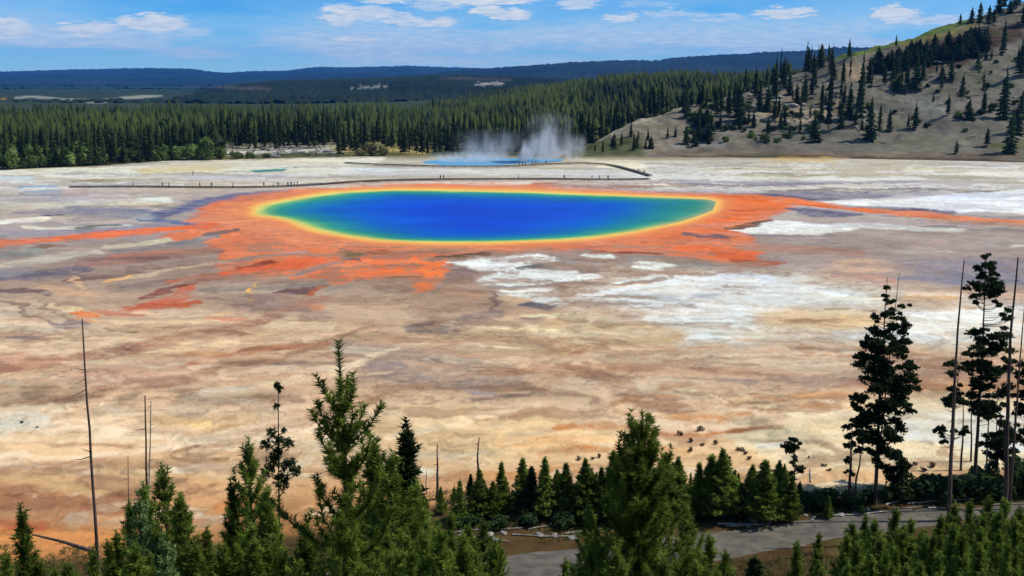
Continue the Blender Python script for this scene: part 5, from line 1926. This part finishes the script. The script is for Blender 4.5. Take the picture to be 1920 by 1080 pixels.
# ------------------------------------------------------------------ steam
def steam(u, v0, vtop, hw, dens, seed, label, lean=.25, depth=14, color=(.96, .97, 1.0), top_fade=(.35, 1.0)):
    x, y = (float(a) for a in on_plane(u, v0))
    h = (v0 - vtop) * y / FPX
    w = hw * y / FPX
    import bmesh
    bm = bmesh.new()
    bmesh.ops.create_icosphere(bm, subdivisions=3, radius=1)
    for q in bm.verts:
        t = (q.co.z + 1) / 2
        q.co.x = q.co.x * w * (1 + .2 * t) + lean * h * t
        q.co.y *= depth
        q.co.z = t * h + .1
    me = bpy.data.meshes.new('steam')
    bm.to_mesh(me)
    bm.free()
    m = bpy.data.materials.new('steam_%d' % seed)
    m.use_nodes = True
    T = NT(m.node_tree)
    T.n.clear()
    out = T.add('ShaderNodeOutputMaterial')
    pv = T.add('ShaderNodeVolumePrincipled')
    pv.inputs['Color'].default_value = (*color, 1)
    pv.inputs['Anisotropy'].default_value = .2
    tcx = T.add('ShaderNodeTexCoord').outputs['Object']
    sp = T.add('ShaderNodeSeparateXYZ')
    T.l.new(tcx, sp.inputs[0])
    zt = T.math('DIVIDE', sp.outputs[2], h)
    xx = T.math('DIVIDE', T.math('SUBTRACT', sp.outputs[0], T.math('MULTIPLY', zt, lean * h)), w)
    yy = T.math('DIVIDE', sp.outputs[1], depth)
    # wider as it rises
    rad = T.math('SQRT', T.math('ADD', T.math('MULTIPLY', xx, xx), T.math('MULTIPLY', yy, yy)))
    core = T.math('SUBTRACT', 1.0, T.smooth(rad, .35, 1.0))
    mp = T.add('ShaderNodeMapping')
    mp.inputs['Location'].default_value = (seed * 3.1, 0, 0)
    T.l.new(tcx, mp.inputs['Vector'])
    nz = noise_node(T, 3.0 / max(h, 6), 4, .6, vec=mp.outputs[0], stretch=(1, 1, .75))
    nn = T.smooth(nz, .38, .68)
    fade = T.math('SUBTRACT', 1.0, T.smooth(zt, *top_fade))
    dd = T.math('MULTIPLY', T.math('MULTIPLY', core, nn), T.math('MULTIPLY', fade, dens))
    T.l.new(dd, pv.inputs['Density'])
    T.l.new(pv.outputs[0], out.inputs['Volume'])
    me.materials.append(m)
    return link('steam', me, None, (x, y, 0), kind='stuff', label=label)


steam(1022, 303, 204, 52, .11, 1, 'tall pale steam plume rising from the far pool', lean=.12)
steam(982, 304, 256, 20, .45, 2, 'dense white puff of steam at the foot of the plume', lean=.3, depth=8)
steam(915, 302, 236, 75, .05, 3, 'thin mist drifting over the pale blue pool', lean=.1, depth=18)
steam(880, 305, 282, 95, .15, 4, 'low blue-white vapour lying on the steaming pool', lean=.05, depth=12)
steam(1075, 303, 246, 26, .08, 5, 'smaller veil of steam beside the tall plume', lean=.1)

# ------------------------------------------------------------------ pines and snags below the overlook
proto('near_a', seed=11, H=7.0, R=2.0, spacing=.66, nbr=5, dens=240, wid=.020, nrad=.115, sidestep=.24, candel=40, up1=44, power=.72, leader=1.15, top_gap=.92, bare=.04, core=.30, sidelen=.62)
proto('near_b', seed=12, H=6.0, R=1.9, spacing=.38, nbr=7, dens=210, wid=.020, nrad=.11, sidestep=.19, candel=34, up1=50, power=.72, leader=.6, top_gap=.8, bare=.05, core=.5)
proto('young_a', seed=21, H=5.0, R=1.25, spacing=.38, nbr=6, dens=150, wid=.024, nrad=.115, sidestep=.20, candel=34)
proto('young_b', seed=22, H=5.0, R=1.45, spacing=.38, nbr=6, dens=150, wid=.024, nrad=.115, sidestep=.21, candel=30, up0=18)
proto('young_c', seed=23, H=5.0, R=1.05, spacing=.36, nbr=6, dens=150, wid=.024, nrad=.115, sidestep=.20, candel=38, up0=22)
proto('slim_a', seed=24, H=5.0, R=.75, spacing=.30, nbr=6, dens=150, wid=.024, nrad=.115, sidestep=.18, up0=25)
proto('slim_dark', seed=25, H=5.0, R=.7, spacing=.26, nbr=6, dens=100, wid=.036, nrad=.13, sidestep=.16, up0=20, mat='needles_dark')
proto('mid_a', seed=31, H=5.0, R=1.15, spacing=.34, nbr=7, dens=42, wid=.085, nrad=.19, sidestep=.22, up0=24, bare=.12)
proto('mid_b', seed=32, H=5.0, R=1.35, spacing=.32, nbr=7, dens=42, wid=.085, nrad=.19, sidestep=.22, up0=24, bare=.12)
proto('mid_c', seed=33, H=5.0, R=.95, spacing=.32, nbr=7, dens=42, wid=.085, nrad=.19, sidestep=.22, up0=28, bare=.12)
proto('mid_dark', seed=34, H=5.0, R=1.3, spacing=.32, nbr=7, dens=42, wid=.085, nrad=.19, sidestep=.2, mat='needles_dark', up0=24, bare=.12)
HP = {'near_a': 7.0, 'near_b': 6.0}


def pine_at(key, u, v, Y, words, group=None, wf=1.0, name='young_pine', rot=None, lean=(0, 0)):
    x, y, zt = (float(a) for a in at_depth(u, v, Y))
    wf = wf * .84 if Y < 35 else wf
    zb = float(slope_z(x, Y)) if Y < 59 else 0.0
    h = zt - zb
    if h < .4:
        return None
    kw = dict(label=words, category='tree')
    if group:
        kw['group'] = group
    return place_pine(key, (x, y, zb - .05), h / HP.get(key, 5.0), rngF.uniform(0, 6.28) if rot is None else rot, lean=lean, sx=wf, name=name, **kw)


pine_at('near_a', 634, 645, 18, 'tallest near pine with upturned candle shoots, standing before the tan flats', rot=.6, wf=1.22)
pine_at('near_b', 1205, 776, 22, 'broad bushy pine with a fingered tip beside the gravel trail', rot=1.2, wf=1.12)
pine_at('slim_dark', 762, 790, 27, 'dark narrow pine spire just behind the tallest near pine', wf=1.2)
pine_at('young_a', 735, 850, 24, 'green pine leaning into the dark narrow spire', wf=1.25)
pine_at('young_b', 700, 822, 26, 'bright green pine pressed against the tallest pine', wf=1.1)
pine_at('young_b', 780, 905, 25, 'bright yellow-green pine below the dark spire', wf=1.3)
pine_at('young_a', 466, 826, 30, 'dark ragged pine beside the tufted half-dead tree', wf=1.1)
pine_at('young_c', 432, 900, 30, 'smaller pine at the outer edge of the ragged pine', wf=1.1)
pine_at('young_b', 500, 915, 26, 'green pine filling the gap under the tufted half-dead tree', wf=.95)
pine_at('young_b', 572, 992, 22, 'low green pine at the foot of the tallest pine', wf=1.4)
pine_at('young_a', 302, 872, 27, 'pine with several dark tips next to the twin dead trunks', wf=1.2)
pine_at('young_c', 268, 905, 26, 'pine wrapped round the twin dead trunks', wf=1.2)
pine_at('young_b', 340, 930, 24, 'bushy pine downhill of the twin dead trunks', wf=1.2)
pine_at('young_c', 242, 940, 25, 'slender pine between the tall bare snag and the twin trunks', wf=1.2)
pine_at('slim_a', 38, 945, 21, 'pointed pine alone on the orange ground at the picture corner', wf=1.25)
pine_at('young_c', 10, 1030, 20, 'low pine under the pointed corner pine', wf=1.2)
pine_at('young_c', 70, 1046, 21, 'small pine crouching beside the pointed corner pine', wf=1.2)
pine_at('young_b', 470, 985, 22, 'leafy green pine in the hollow between the two thickets', wf=1.3)
pine_at('young_a', 640, 960, 17, 'green pine rising through the skirts of the tallest pine', wf=1.3)
pine_at('young_b', 880, 985, 28, 'green pine whose tip meets the gravel trail', wf=1.2)
pine_at('young_c', 845, 960, 33, 'slim green pine beside the trail end', wf=1.2)
pine_at('young_c', 1060, 1046, 20, 'tiny pine tip standing on the edge of the gravel trail', wf=1.0)
pine_at('young_c', 1330, 1000, 24, 'pine touching the far flank of the broad bushy pine', wf=1.3)
pine_at('young_a', 1290, 960, 23, 'green pine shouldering the broad bushy pine', wf=1.2)
pine_at('young_a', 1110, 960, 24, 'dark green pine tucked under the broad bushy pine', wf=1.2)
pine_at('slim_a', 1496, 1014, 30, 'single small pine on the grass below the trail', wf=1.3)
pine_at('mid_dark', 1415, 1044, 36, 'rounded dark low pine on the near edge of the trail', wf=1.4)

# row along the far edge of the trail
row = [(898, 880, 1.0, 'mid_a'), (940, 866, .9, 'mid_c'), (980, 858, 1.0, 'mid_a'), (1022, 858, 1.0, 'mid_c'), (1045, 880, .9, 'mid_b'), (1062, 868, 1.0, 'mid_a'), (1098, 860, 1.0, 'mid_b'),
       (1128, 875, 1.0, 'mid_c'), (1150, 846, 1.0, 'mid_a'), (1166, 840, 1.0, 'mid_b'), (1248, 850, 1.1, 'mid_a'), (1272, 858, 1.0, 'mid_b'), (1312, 868, 1.0, 'mid_c'),
       (1336, 852, 1.1, 'mid_a'), (1356, 842, 1.0, 'mid_b'), (1378, 880, .9, 'mid_c'), (1412, 872, 1.1, 'mid_b'), (1436, 862, 1.15, 'mid_a'), (1462, 864, 1.0, 'mid_b'), (1486, 890, 1.0, 'mid_c'),
       (862, 900, 1.0, 'mid_c'), (826, 912, .9, 'mid_a'), (1530, 938, 1.0, 'mid_dark'), (1555, 930, 1.0, 'mid_c'), (918, 915, 1.0, 'mid_b'), (1000, 905, 1.0, 'mid_dark'), (1080, 905, 1.0, 'mid_dark'),
       (1392, 905, 1.0, 'mid_dark'), (1230, 880, 1.1, 'mid_dark'), (795, 925, .9, 'mid_b')]
row.sort()
for i, (u, v, wf, key) in enumerate(row):
    near = ('by the tallest pine thicket' if u < 930 else 'behind the bleached logs' if u < 1110 else 'behind the broad bushy pine' if u < 1300 else 'where the trail widens')
    tone = 'dark' if 'dark' in key else {'mid_a': 'green', 'mid_b': 'bushy green', 'mid_c': 'slender green'}[key]
    pine_at(key, u, v, rngF.uniform(69.6, 73), '%s pine, %s of the row %s' % (tone, ORD[i], near),
            'pines lining the far side of the trail', wf=wf * 1.45)

rb = random.Random(91)
for i in range(30):
    u = 850 + (i + rb.random()) / 30 * 660
    if 1180 < u < 1230:
        continue
    near = ('by the tallest pine thicket' if u < 930 else 'behind the bleached logs' if u < 1110 else 'behind the broad bushy pine' if u < 1300 else 'where the trail widens')
    pine_at(rb.choice(['mid_a', 'mid_b', 'mid_b', 'mid_dark', 'mid_c']), u, rb.uniform(866, 912), rb.uniform(70, 75), 'pine behind the trailside row, %s of its rank, %s' % (ORD[i], near),
            'second rank of pines beyond the trail', wf=rb.uniform(1.1, 1.5))
for i, (u, v, Y) in enumerate([(905, 975, 31), (930, 1010, 27), (870, 1000, 27), (1360, 1030, 27), (1112, 1000, 23), (820, 975, 30)]):
    pine_at(['young_a', 'young_b', 'young_c'][i % 3], u, v, Y, 'green pine %s' % ['whose tip hides the trail end', 'low at the very end of the visible trail', 'squeezed between spire thicket and trail end',
            'at the outer skirt of the broad bushy pine', 'at the trail side of the broad bushy pine', 'just above the trail end thicket'][i], wf=1.25)

# thicket at the bottom, near the trail bend
r2 = random.Random(31)
outline = ([1535, 1570, 1620, 1680, 1720, 1780, 1840, 1900, 1960, 2060, 2200], [1010, 985, 975, 960, 965, 950, 942, 932, 936, 925, 915])
tall = []
for band, (dv, Y0, n) in enumerate([(0, 46, 17), (26, 40, 17), (52, 34, 16), (84, 28, 15), (118, 24, 12)]):
    for i in range(n):
        u = 1530 + (i + r2.random()) / n * 560 + (0 if band else 6)
        v = float(np.interp(u, *outline)) + dv + r2.uniform(-14, 16)
        key = r2.choice(['young_a', 'young_b', 'young_c', 'young_c', 'slim_a'])
        words = '%s pine of the %s rank of the trailside thicket, counted from the lone small pine' % (ORD[i], ['top', 'second', 'third', 'fourth', 'lowest'][band])
        pine_at(key, u, v, Y0 + r2.uniform(-3, 3), words, 'young pines of the thicket below the trail', wf=r2.uniform(1.0, 1.3))
# more young pines along the bottom of the view
for (ua, ub, va, Yc, n, words, g) in [(150, 400, 1000, 24, 9, 'low green pine by the twin dead trunks', 'low pines by the twin dead trunks'),
                                      (400, 560, 1010, 20, 7, 'low green pine in the hollow beside the tallest pine', 'low pines beside the tallest pine'),
                                      (640, 900, 1000, 21, 10, 'low green pine under the dark spire', 'low pines under the dark spire'),
                                      (1120, 1350, 1030, 19, 6, 'low green pine below the broad bushy pine', 'low pines round the broad bushy pine'),
                                      (-60, 150, 1058, 19, 6, 'low green pine at the edge of the orange ground', 'low pines by the orange ground')]:
    for i in range(n):
        u = ua + (i + r2.random()) / n * (ub - ua)
        pine_at(r2.choice(['young_a', 'young_b', 'young_c']), u, va + r2.uniform(-14, 40), Yc + r2.uniform(-3, 4), words + ', %s along the view edge' % ORD[i], g, wf=r2.uniform(1.1, 1.4))
# pines flushed with pale new growth
proto('pale_a', seed=26, H=5.0, R=1.3, spacing=.36, nbr=6, dens=110, wid=.026, nrad=.10, sidestep=.2, candel=34, mat='mint')
pine_at('pale_a', 258, 925, 24, 'pale mint-green young pine among the pines by the twin dead trunks', wf=1.0)
pine_at('pale_a', 306, 1004, 21, 'smaller pale green young pine under the mint-green one', wf=1.1)


def snag(u0, v0, u1, v1, Y, r, nb, words, seed, mat='dead', group=None, tuft=()):
    """standing dead trunk with a few broken limbs; (u0,v0) tip, (u1,v1) lowest point seen"""
    rng = np.random.default_rng(seed)
    t = np.array(at_depth(u0, v0, Y), float)
    b = np.array(at_depth(u1, v1, Y), float)
    g = float(slope_z(b[0], Y)) if Y < 59 else 0.0
    k = (t[2] - g) / max(t[2] - b[2], .1)
    foot = t + (b - t) * k
    foot[2] = g - .1
    root = bpy.data.objects.new('dead_trunk', None)
    col.objects.link(root)
    root.location = foot
    root['label'], root['category'] = words, 'dead tree'
    if group:
        root['group'] = group
    d = t - foot
    s = np.linspace(0, 1, 16)
    P = d[None] * s[:, None]
    P[:, :2] += np.cumsum(rng.normal(size=(16, 2)) * r * .16, axis=0) * np.sin(s * math.pi)[:, None]
    w = TM()
    w.tube(P, r * (1 - .78 * s), 7)
    link('trunk', w.mesh('trunk', [M[mat]], smooth=True), root)
    H = np.linalg.norm(d)
    for i in range(nb):
        si = rng.uniform(.35, .97)
        p = np.array([np.interp(si, s, P[:, q]) for q in range(3)])
        a = rng.random() * 6.28
        L = rng.uniform(.25, .7) * (1.15 - si) * H * .12 + .15
        e = p + [math.cos(a) * L, math.sin(a) * L, rng.uniform(-.3, .5) * L]
        w = TM()
        w.tube([p, (p + e) / 2 + [0, 0, -.05 * L], e], [r * .22, r * .15, r * .05], 4)
        link('branch', w.mesh('branch', [M[mat]]), root)
    if tuft:
        S0, S1, SR = [], [], []
        for (u, v, rr_) in tuft:
            c = np.array(at_depth(u, v, Y), float) - foot
            rm = rr_ * Y / FPX
            za = np.clip(c[2] - .15, 0, P[-1, 2])
            a = np.array([np.interp(za, P[:, 2], P[:, q]) for q in range(3)])
            wd = TM()
            wd.tube([a, (a + c) / 2 - [0, 0, .03], c], [.03, .02, .01], 4)
            link('branch', wd.mesh('branch', [M['bark']]), root)
            for q in range(int(18 + rm * 90)):
                dd = rng.normal(size=3)
                dd[2] += .4
                dd /= np.linalg.norm(dd)
                o = c + dd * rm * rng.uniform(0, .5)
                S0.append(o), S1.append(o + dd * rm * .5), SR.append(.10)
        lf = TM()
        lf.needles(S0, S1, SR, rng, 90, .034)
        link('needle_tuft', lf.mesh('needle_tuft', [M['needles_dark']]), root)
    return root


snag(154, 598, 181, 1022, 30, .082, 5, 'tall bare dead trunk standing alone over the tan flats', 1)
snag(272, 742, 273, 900, 27, .075, 5, 'thicker of the twin dead trunks rising from the green pine', 2)
snag(283, 752, 280, 890, 27.5, .055, 4, 'thinner pale trunk of the twin dead pair', 3, 'grey_log')
snag(240, 855, 242, 960, 26, .035, 6, 'short brown dead stem beside the twin trunks', 4)
snag(522, 716, 524, 940, 34, .062, 4, 'half-dead tree with dark needle tufts beside the tallest pine', 5, 'dead', None,
     [(520, 724, 9), (525, 730, 8), (518, 762, 8), (508, 812, 14), (532, 808, 7), (498, 836, 16), (540, 834, 15), (522, 830, 16), (520, 850, 15), (512, 868, 20), (540, 876, 22), (500, 885, 18), (555, 885, 14), (528, 905, 24)])
snag(820, 832, 820, 905, 74, .13, 8, 'thin brown snag over the creamy patch', 6)
snag(899, 820, 897, 905, 74, .14, 10, 'grey snag with fine twigs behind the pine row', 7, 'dead')
snag(800, 880, 800, 905, 75, .07, 3, 'stubby grey snag on the creamy patch', 17, 'grey_log')
snag(1194, 838, 1194, 880, 72, .07, 5, 'little dead spike near the broad pine tip', 18)
snag(1808, 487, 1784, 892, 70, .17, 8, 'tall bare trunk nearest the big tufted pine', 8)
snag(1909, 482, 1886, 930, 66, .20, 9, 'tall thick bare trunk at the end of the tree group', 9)
snag(1922, 560, 1898, 880, 72, .12, 5, 'slimmer bare trunk crossing behind the thick one', 10)
snag(1806, 740, 1801, 900, 80, .10, 3, 'short dark bare stem inside the tree group', 11)
snag(1823, 720, 1820, 900, 82, .09, 3, 'second short bare stem inside the tree group', 12)
snag(1853, 700, 1848, 905, 78, .09, 4, 'pale short stem under the big tufted pine', 13, 'grey_log')
snag(1870, 720, 1866, 905, 80, .08, 3, 'slim grey stem under the big tufted pine', 14, 'grey_log')
snag(1686, 512, 1672, 640, 74, .08, 7, 'wispy dead top poking above the dark column pine', 15)
snag(1598, 800, 1590, 930, 73, .09, 5, 'thin dark stem beside the leaning pine', 16)

# big old pines by the trail: tufts read off the photograph
rc = random.Random(77)
colA = [(1664, 540, 7), (1660, 556, 6), (1672, 566, 7), (1684, 575, 7), (1678, 590, 8), (1660, 592, 9), (1668, 600, 10), (1644, 602, 9), (1690, 606, 9), (1680, 612, 13), (1660, 622, 13), (1640, 628, 13), (1694, 622, 11),
        (1632, 642, 14), (1616, 650, 8), (1648, 648, 15), (1672, 640, 18), (1690, 652, 14), (1622, 666, 12), (1640, 672, 16), (1664, 670, 20), (1690, 682, 16), (1706, 684, 8), (1650, 700, 20), (1676, 700, 20), (1640, 726, 18),
        (1664, 728, 22), (1690, 720, 18), (1698, 746, 18), (1706, 768, 12), (1676, 752, 22), (1650, 756, 20), (1612, 748, 13), (1602, 758, 9), (1620, 764, 12), (1632, 782, 18), (1660, 786, 22), (1682, 796, 14),
        (1612, 788, 13), (1624, 808, 18), (1648, 816, 20), (1668, 822, 16), (1620, 832, 13), (1640, 842, 16), (1660, 848, 13), (1642, 862, 9)]
clump_tree('old_pine', (1640, 950), (1664, 520), colA, 73, 51, label='dense dark column-like old pine, its crown reaching almost to the trail', category='tree')
clump_tree('old_pine', (1598, 962), (1622, 800), [(1606, 830, 9), (1618, 820, 9), (1604, 800, 9)], 72, 52, tr=.11, label='leaning thin-boled pine at the foot of the dark column pine', category='tree')
clump_tree('old_pine', (1592, 945), (1597, 780), [(1594, 812, 9), (1592, 830, 10), (1600, 846, 10), (1588, 862, 8), (1596, 790, 6), (1590, 884, 7)], 76, 53, tr=.07,
           label='small dark slender pine tucked beside the leaning pine', category='tree')
clump_tree('old_pine', (1684, 925), (1682, 850), [(1672, 874, 15), (1690, 870, 14), (1682, 860, 13), (1700, 884, 11), (1666, 886, 10), (1682, 892, 13), (1700, 872, 8)], 74, 54, tr=.07, mat='needles_dark',
           label='short round-headed pine on the shaded bank', category='tree')
colB = [(1849, 484, 6), (1847, 500, 9), (1836, 508, 8), (1858, 508, 8), (1846, 518, 12), (1862, 524, 11), (1832, 534, 11), (1848, 540, 14), (1868, 540, 10), (1838, 552, 10), (1858, 556, 12), (1874, 552, 8), (1824, 546, 6),
        (1826, 568, 5), (1872, 574, 5), (1880, 592, 8), (1894, 598, 7), (1832, 622, 7), (1848, 620, 6), (1836, 636, 12), (1850, 644, 14), (1876, 624, 10), (1866, 636, 13), (1882, 640, 12), (1826, 652, 12), (1846, 664, 16),
        (1870, 660, 16), (1888, 672, 12), (1816, 690, 12), (1834, 696, 15), (1860, 694, 18), (1884, 700, 14), (1822, 720, 10), (1846, 724, 18), (1872, 728, 18), (1892, 730, 12), (1804, 748, 14), (1826, 752, 13),
        (1850, 756, 18), (1876, 762, 16), (1838, 776, 10), (1866, 782, 12)]
clump_tree('old_pine', (1828, 905), (1849, 476), colB, 76, 55, label='tall old pine with an isolated dark top tuft and bare gap below', category='tree')
clump_tree('old_pine', (1782, 900), (1802, 660), [(1786, 686, 12), (1798, 690, 8), (1790, 704, 6), (1794, 724, 9), (1784, 752, 12), (1798, 750, 12), (1776, 756, 8), (1808, 760, 8), (1764, 814, 9), (1772, 826, 7), (1758, 806, 6),
                                                  (1800, 812, 10), (1812, 806, 8)], 72, 56, tr=.10, label='sparse dark pine with scattered tufts nearest the column pine', category='tree')
clump_tree('old_pine', (1868, 905), (1876, 760), [(1860, 840, 14), (1876, 830, 16), (1890, 836, 12), (1866, 820, 14), (1880, 812, 15), (1872, 796, 12), (1894, 818, 12), (1868, 854, 12), (1886, 850, 12)], 78, 57, tr=.09,
           label='bushy pine under the crown of the tall old pine', category='tree')
clump_tree('old_pine', (1936, 920), (1932, 640), [(1918, 700, 12), (1912, 730, 14), (1924, 750, 14), (1906, 760, 10), (1916, 780, 12), (1930, 690, 14), (1940, 720, 16), (1912, 806, 10), (1930, 800, 14), (1926, 830, 14)], 74, 58, tr=.1,
           label='dark pine half hidden behind the thick bare trunk', category='tree')
clump_tree('old_pine', (1488, 940), (1487, 820), [(1487, 828, 7), (1482, 838, 10), (1494, 838, 9), (1486, 850, 10), (1488, 864, 7), (1497, 880, 8), (1482, 888, 8)], 78, 59, tr=.06,
           label='slim dark pine with a round top over the trail pines', category='tree')

# dark undergrowth on the shaded bank
UNDER = [(1530, 952, 36, 34), (1562, 948, 30, 30), (1600, 950, 26, 26), (1626, 942, 20, 26), (1700, 940, 36, 42), (1730, 936, 34, 44), (1756, 930, 34, 44), (1790, 934, 34, 40), (1820, 934, 34, 38), (1850, 936, 32, 38),
                                  (1880, 936, 30, 44), (1912, 930, 34, 60), (1945, 926, 40, 70), (1666, 938, 18, 22), (1500, 958, 26, 26), (1740, 916, 30, 30), (1800, 912, 34, 26), (1850, 908, 34, 26), (1990, 930, 40, 60),
                                  (1395, 968, 22, 30), (1340, 972, 22, 24), (990, 985, 26, 26), (930, 990, 26, 26), (1900, 900, 30, 50), (880, 985, 26, 24), (1050, 988, 28, 28), (1100, 985, 28, 28), (1150, 985, 28, 30), (850, 990, 22, 22), (1310, 976, 26, 26)]
for i, (u, v, w, h) in enumerate(UNDER):
    x, y = (float(a) for a in on_plane(u, v))
    s = w * y / FPX
    place_bush('darkbush%d' % (i % 3), (x, y, 0), s, i * 2.3, name='undergrowth_bush', sz=(h * y / FPX) / (1.5 * s), label='%s low dark bush of the shaded bank, counted outward from the dark column pine' % ORD[sum(1 for b in UNDER if 1600 < b[0] < u)] if u > 1600 else '%s low dark bush at the foot of the trail pines, counted from the bleached logs' % ORD[sum(1 for b in UNDER if b[0] < u)],
               category='bush', group='dark bushes on the shaded bank' if u > 1600 else 'dark bushes under the trail pines')

# small dark shrubs dotted on the orange and cream ground
dots = [(1275, 816, 8, 11), (1315, 809, 10, 13), (1297, 829, 9, 9), (1317, 836, 6, 8), (1292, 846, 9, 10), (1340, 833, 8, 10), (1311, 874, 7, 8), (1125, 858, 6, 11), (1112, 862, 6, 8), (1085, 862, 8, 9), (1388, 846, 12, 8), (1405, 862, 8, 8),
        (1545, 874, 8, 7), (1553, 882, 7, 6), (1516, 858, 4, 5), (1715, 872, 6, 9), (1752, 876, 12, 12), (1734, 884, 10, 10), (1430, 872, 8, 8), (1366, 862, 6, 9), (40, 794, 5, 6), (70, 802, 4, 4), (1360, 858, 7, 12), (1398, 852, 7, 8)]
for i, (u, v, w, h) in enumerate(dots):
    x, y = (float(a) for a in on_plane(u, v))
    s = .68 * w * y / FPX
    place_bush('rusty%d' % (i % 3), (x, y, 0), s, i * 1.3, name='small_shrub', sz=(h * y / FPX) / (1.5 * s),
               label='small rusty shrub dotted over the orange and cream ground before the pines' if u > 200 else 'tiny rusty shrub on the white patch by the tall bare trunk', category='shrub',
               group='small rusty shrubs on the bare ground' if u > 200 else 'tiny shrubs on the white patch')

# fallen logs and pale sticks near the trail
near_logs = [log_mesh(500 + i, 5.0, .09, 7) for i in range(4)]
ll = [(850, 1000, .25, 'log'), (905, 995, .1, ''), (960, 1004, -.1, ''), (1010, 1008, .05, ''), (1060, 1002, .3, ''), (990, 994, .4, ''), (880, 1010, -.2, ''), (1345, 984, 0, ''), (1370, 988, .1, ''),
      (1560, 968, .1, ''), (1600, 966, .2, ''), (1640, 962, .15, ''), (1680, 958, .3, ''), (1700, 946, .2, ''), (1590, 948, -1.2, ''), (1740, 954, 0, ''), (1520, 905, 1.3, ''), (1660, 948, .5, ''), (1780, 940, .2, ''), (1860, 948, .1, '')]
for i, (u, v, a, _) in enumerate(ll):
    x, y = (float(c) for c in on_plane(u, v))
    o = link('fallen_log', near_logs[i % 4], None, (x, y, .02), label='bleached fallen log on the verge behind the gravel trail' if u < 1200 else 'pale fallen log on the shaded bank behind the trail',
             category='log', group='bleached logs along the trail' if u < 1200 else 'pale logs on the shaded bank')
    o.rotation_euler = (0, 0, a)
    o.scale = (.6, .7, .7)
x, y, z = (float(a) for a in at_depth(60, 1002, 34))
lg = TM()
p0, p1 = np.array([x, y, z]), np.array([float(a) for a in at_depth(182, 1036, 31)])
lg.tube([p0 * 0, (p1 - p0) * .5 + [0, 0, .05], p1 - p0], [.03, .05, .075], 6)
link('leaning_trunk', lg.mesh('leaning_trunk', [M['dead']], smooth=True), None, p0, label='thin fallen trunk propped against the tall bare dead trunk', category='dead tree')

# stones by the verge
for i in range(26):
    u = rr.uniform(820, 1100) if i % 2 else rr.uniform(1320, 1700)
    v = float(np.interp(u, [820, 1100, 1330, 1560, 1700], [1010, 1008, 988, 968, 958])) + rr.uniform(-12, 6)
    x, y = (float(c) for c in on_plane(u, v))
    o = link('stone', rocks[i % 4], None, (x, y, .03), label='grey stone on the verge behind the gravel trail', category='stone', group='stones on the verge of the trail')
    s = rr.uniform(.10, .28)
    o.scale = (s * 1.5, s, s)
    o.rotation_euler = (0, 0, rr.uniform(0, 6.28))


# grass on the ground at the foot of the hill
def grass():
    rng = np.random.default_rng(3)
    n = 60000
    y = rng.uniform(30, 84, n)
    x = rng.uniform(-.62, .62, n) * y
    u, v = project(x, y, 0 * x)
    lo = np.interp(u, [-400, 300, 560, 760, 900, 1500, 1900, 2600], [1040, 1010, 985, 930, 915, 915, 900, 890])
    tr_v = np.interp(u, [-500, 200, 700, 860, 960, 1080, 1220, 1380, 1480, 1580, 1700, 1850, 2050, 2600], [1150, 1120, 1092, 1074, 1063, 1052, 1040, 1018, 1008, 994, 976, 962, 950, 930])
    tr_w = np.interp(u, [-500, 960, 1480, 1700, 1850, 2600], [26, 32, 34, 24, 18, 14])
    keep = (v > lo) & (np.abs(v - tr_v) > tr_w) & (fbm(x / 2.5, y / 2.5, 900) > -.15)
    x, y = x[keep], y[keep]
    z = np.where(y < 59.5, slope_z(x, y), 0.0)
    m = len(x)
    V, F = [], []
    base = np.stack([x, y, z], 1)
    Vs = []
    for k in range(4):
        d = rng.normal(size=(m, 3)) * [.12, .12, 0] + [0, 0, .22]
        d *= rng.uniform(.5, 1.3, (m, 1))
        s = rng.normal(size=(m, 3)) * [1, 1, 0]
        s /= np.linalg.norm(s, axis=1, keepdims=True)
        b = base + rng.normal(size=(m, 3)) * [.12, .12, 0]
        Vs.append(np.stack([b - s * .03, b + s * .03, b + d], 1))
    V = np.concatenate(Vs).reshape(-1, 3)
    me = mesh_np('grass', V, np.arange(len(V)).reshape(-1, 3), [M['grass']])
    link('grass', me, kind='stuff', label='dry green grass at the foot of the hill')


M['grass'] = foliage_mat('grass_blades', (0.06, 0.075, 0.02), (0.14, 0.145, 0.05), scale=.4, rnd=0)
grass()

# ------------------------------------------------------------------ air
def haze():
    x0, x1, y0, y1, z0, z1 = -24000, 24000, -400, 21000, -60, 620
    V = [(x, y, z) for z in (z0, z1) for y in (y0, y1) for x in (x0, x1)]
    F = [(0, 2, 3, 1), (4, 5, 7, 6), (0, 1, 5, 4), (2, 6, 7, 3), (0, 4, 6, 2), (1, 3, 7, 5)]
    m = bpy.data.materials.new('haze')
    m.use_nodes = True
    T = NT(m.node_tree)
    T.n.clear()
    out = T.add('ShaderNodeOutputMaterial')
    pv = T.add('ShaderNodeVolumePrincipled')
    pv.inputs['Color'].default_value = (.08, .36, 1.0, 1)
    pv.inputs['Density'].default_value = HAZE_DENSITY
    pv.inputs['Anisotropy'].default_value = 0.0
    T.l.new(pv.outputs[0], out.inputs['Volume'])
    link('haze', mesh_np('haze', V, F, [m]), kind='stuff', label='thin blue air over the far hills')


haze()
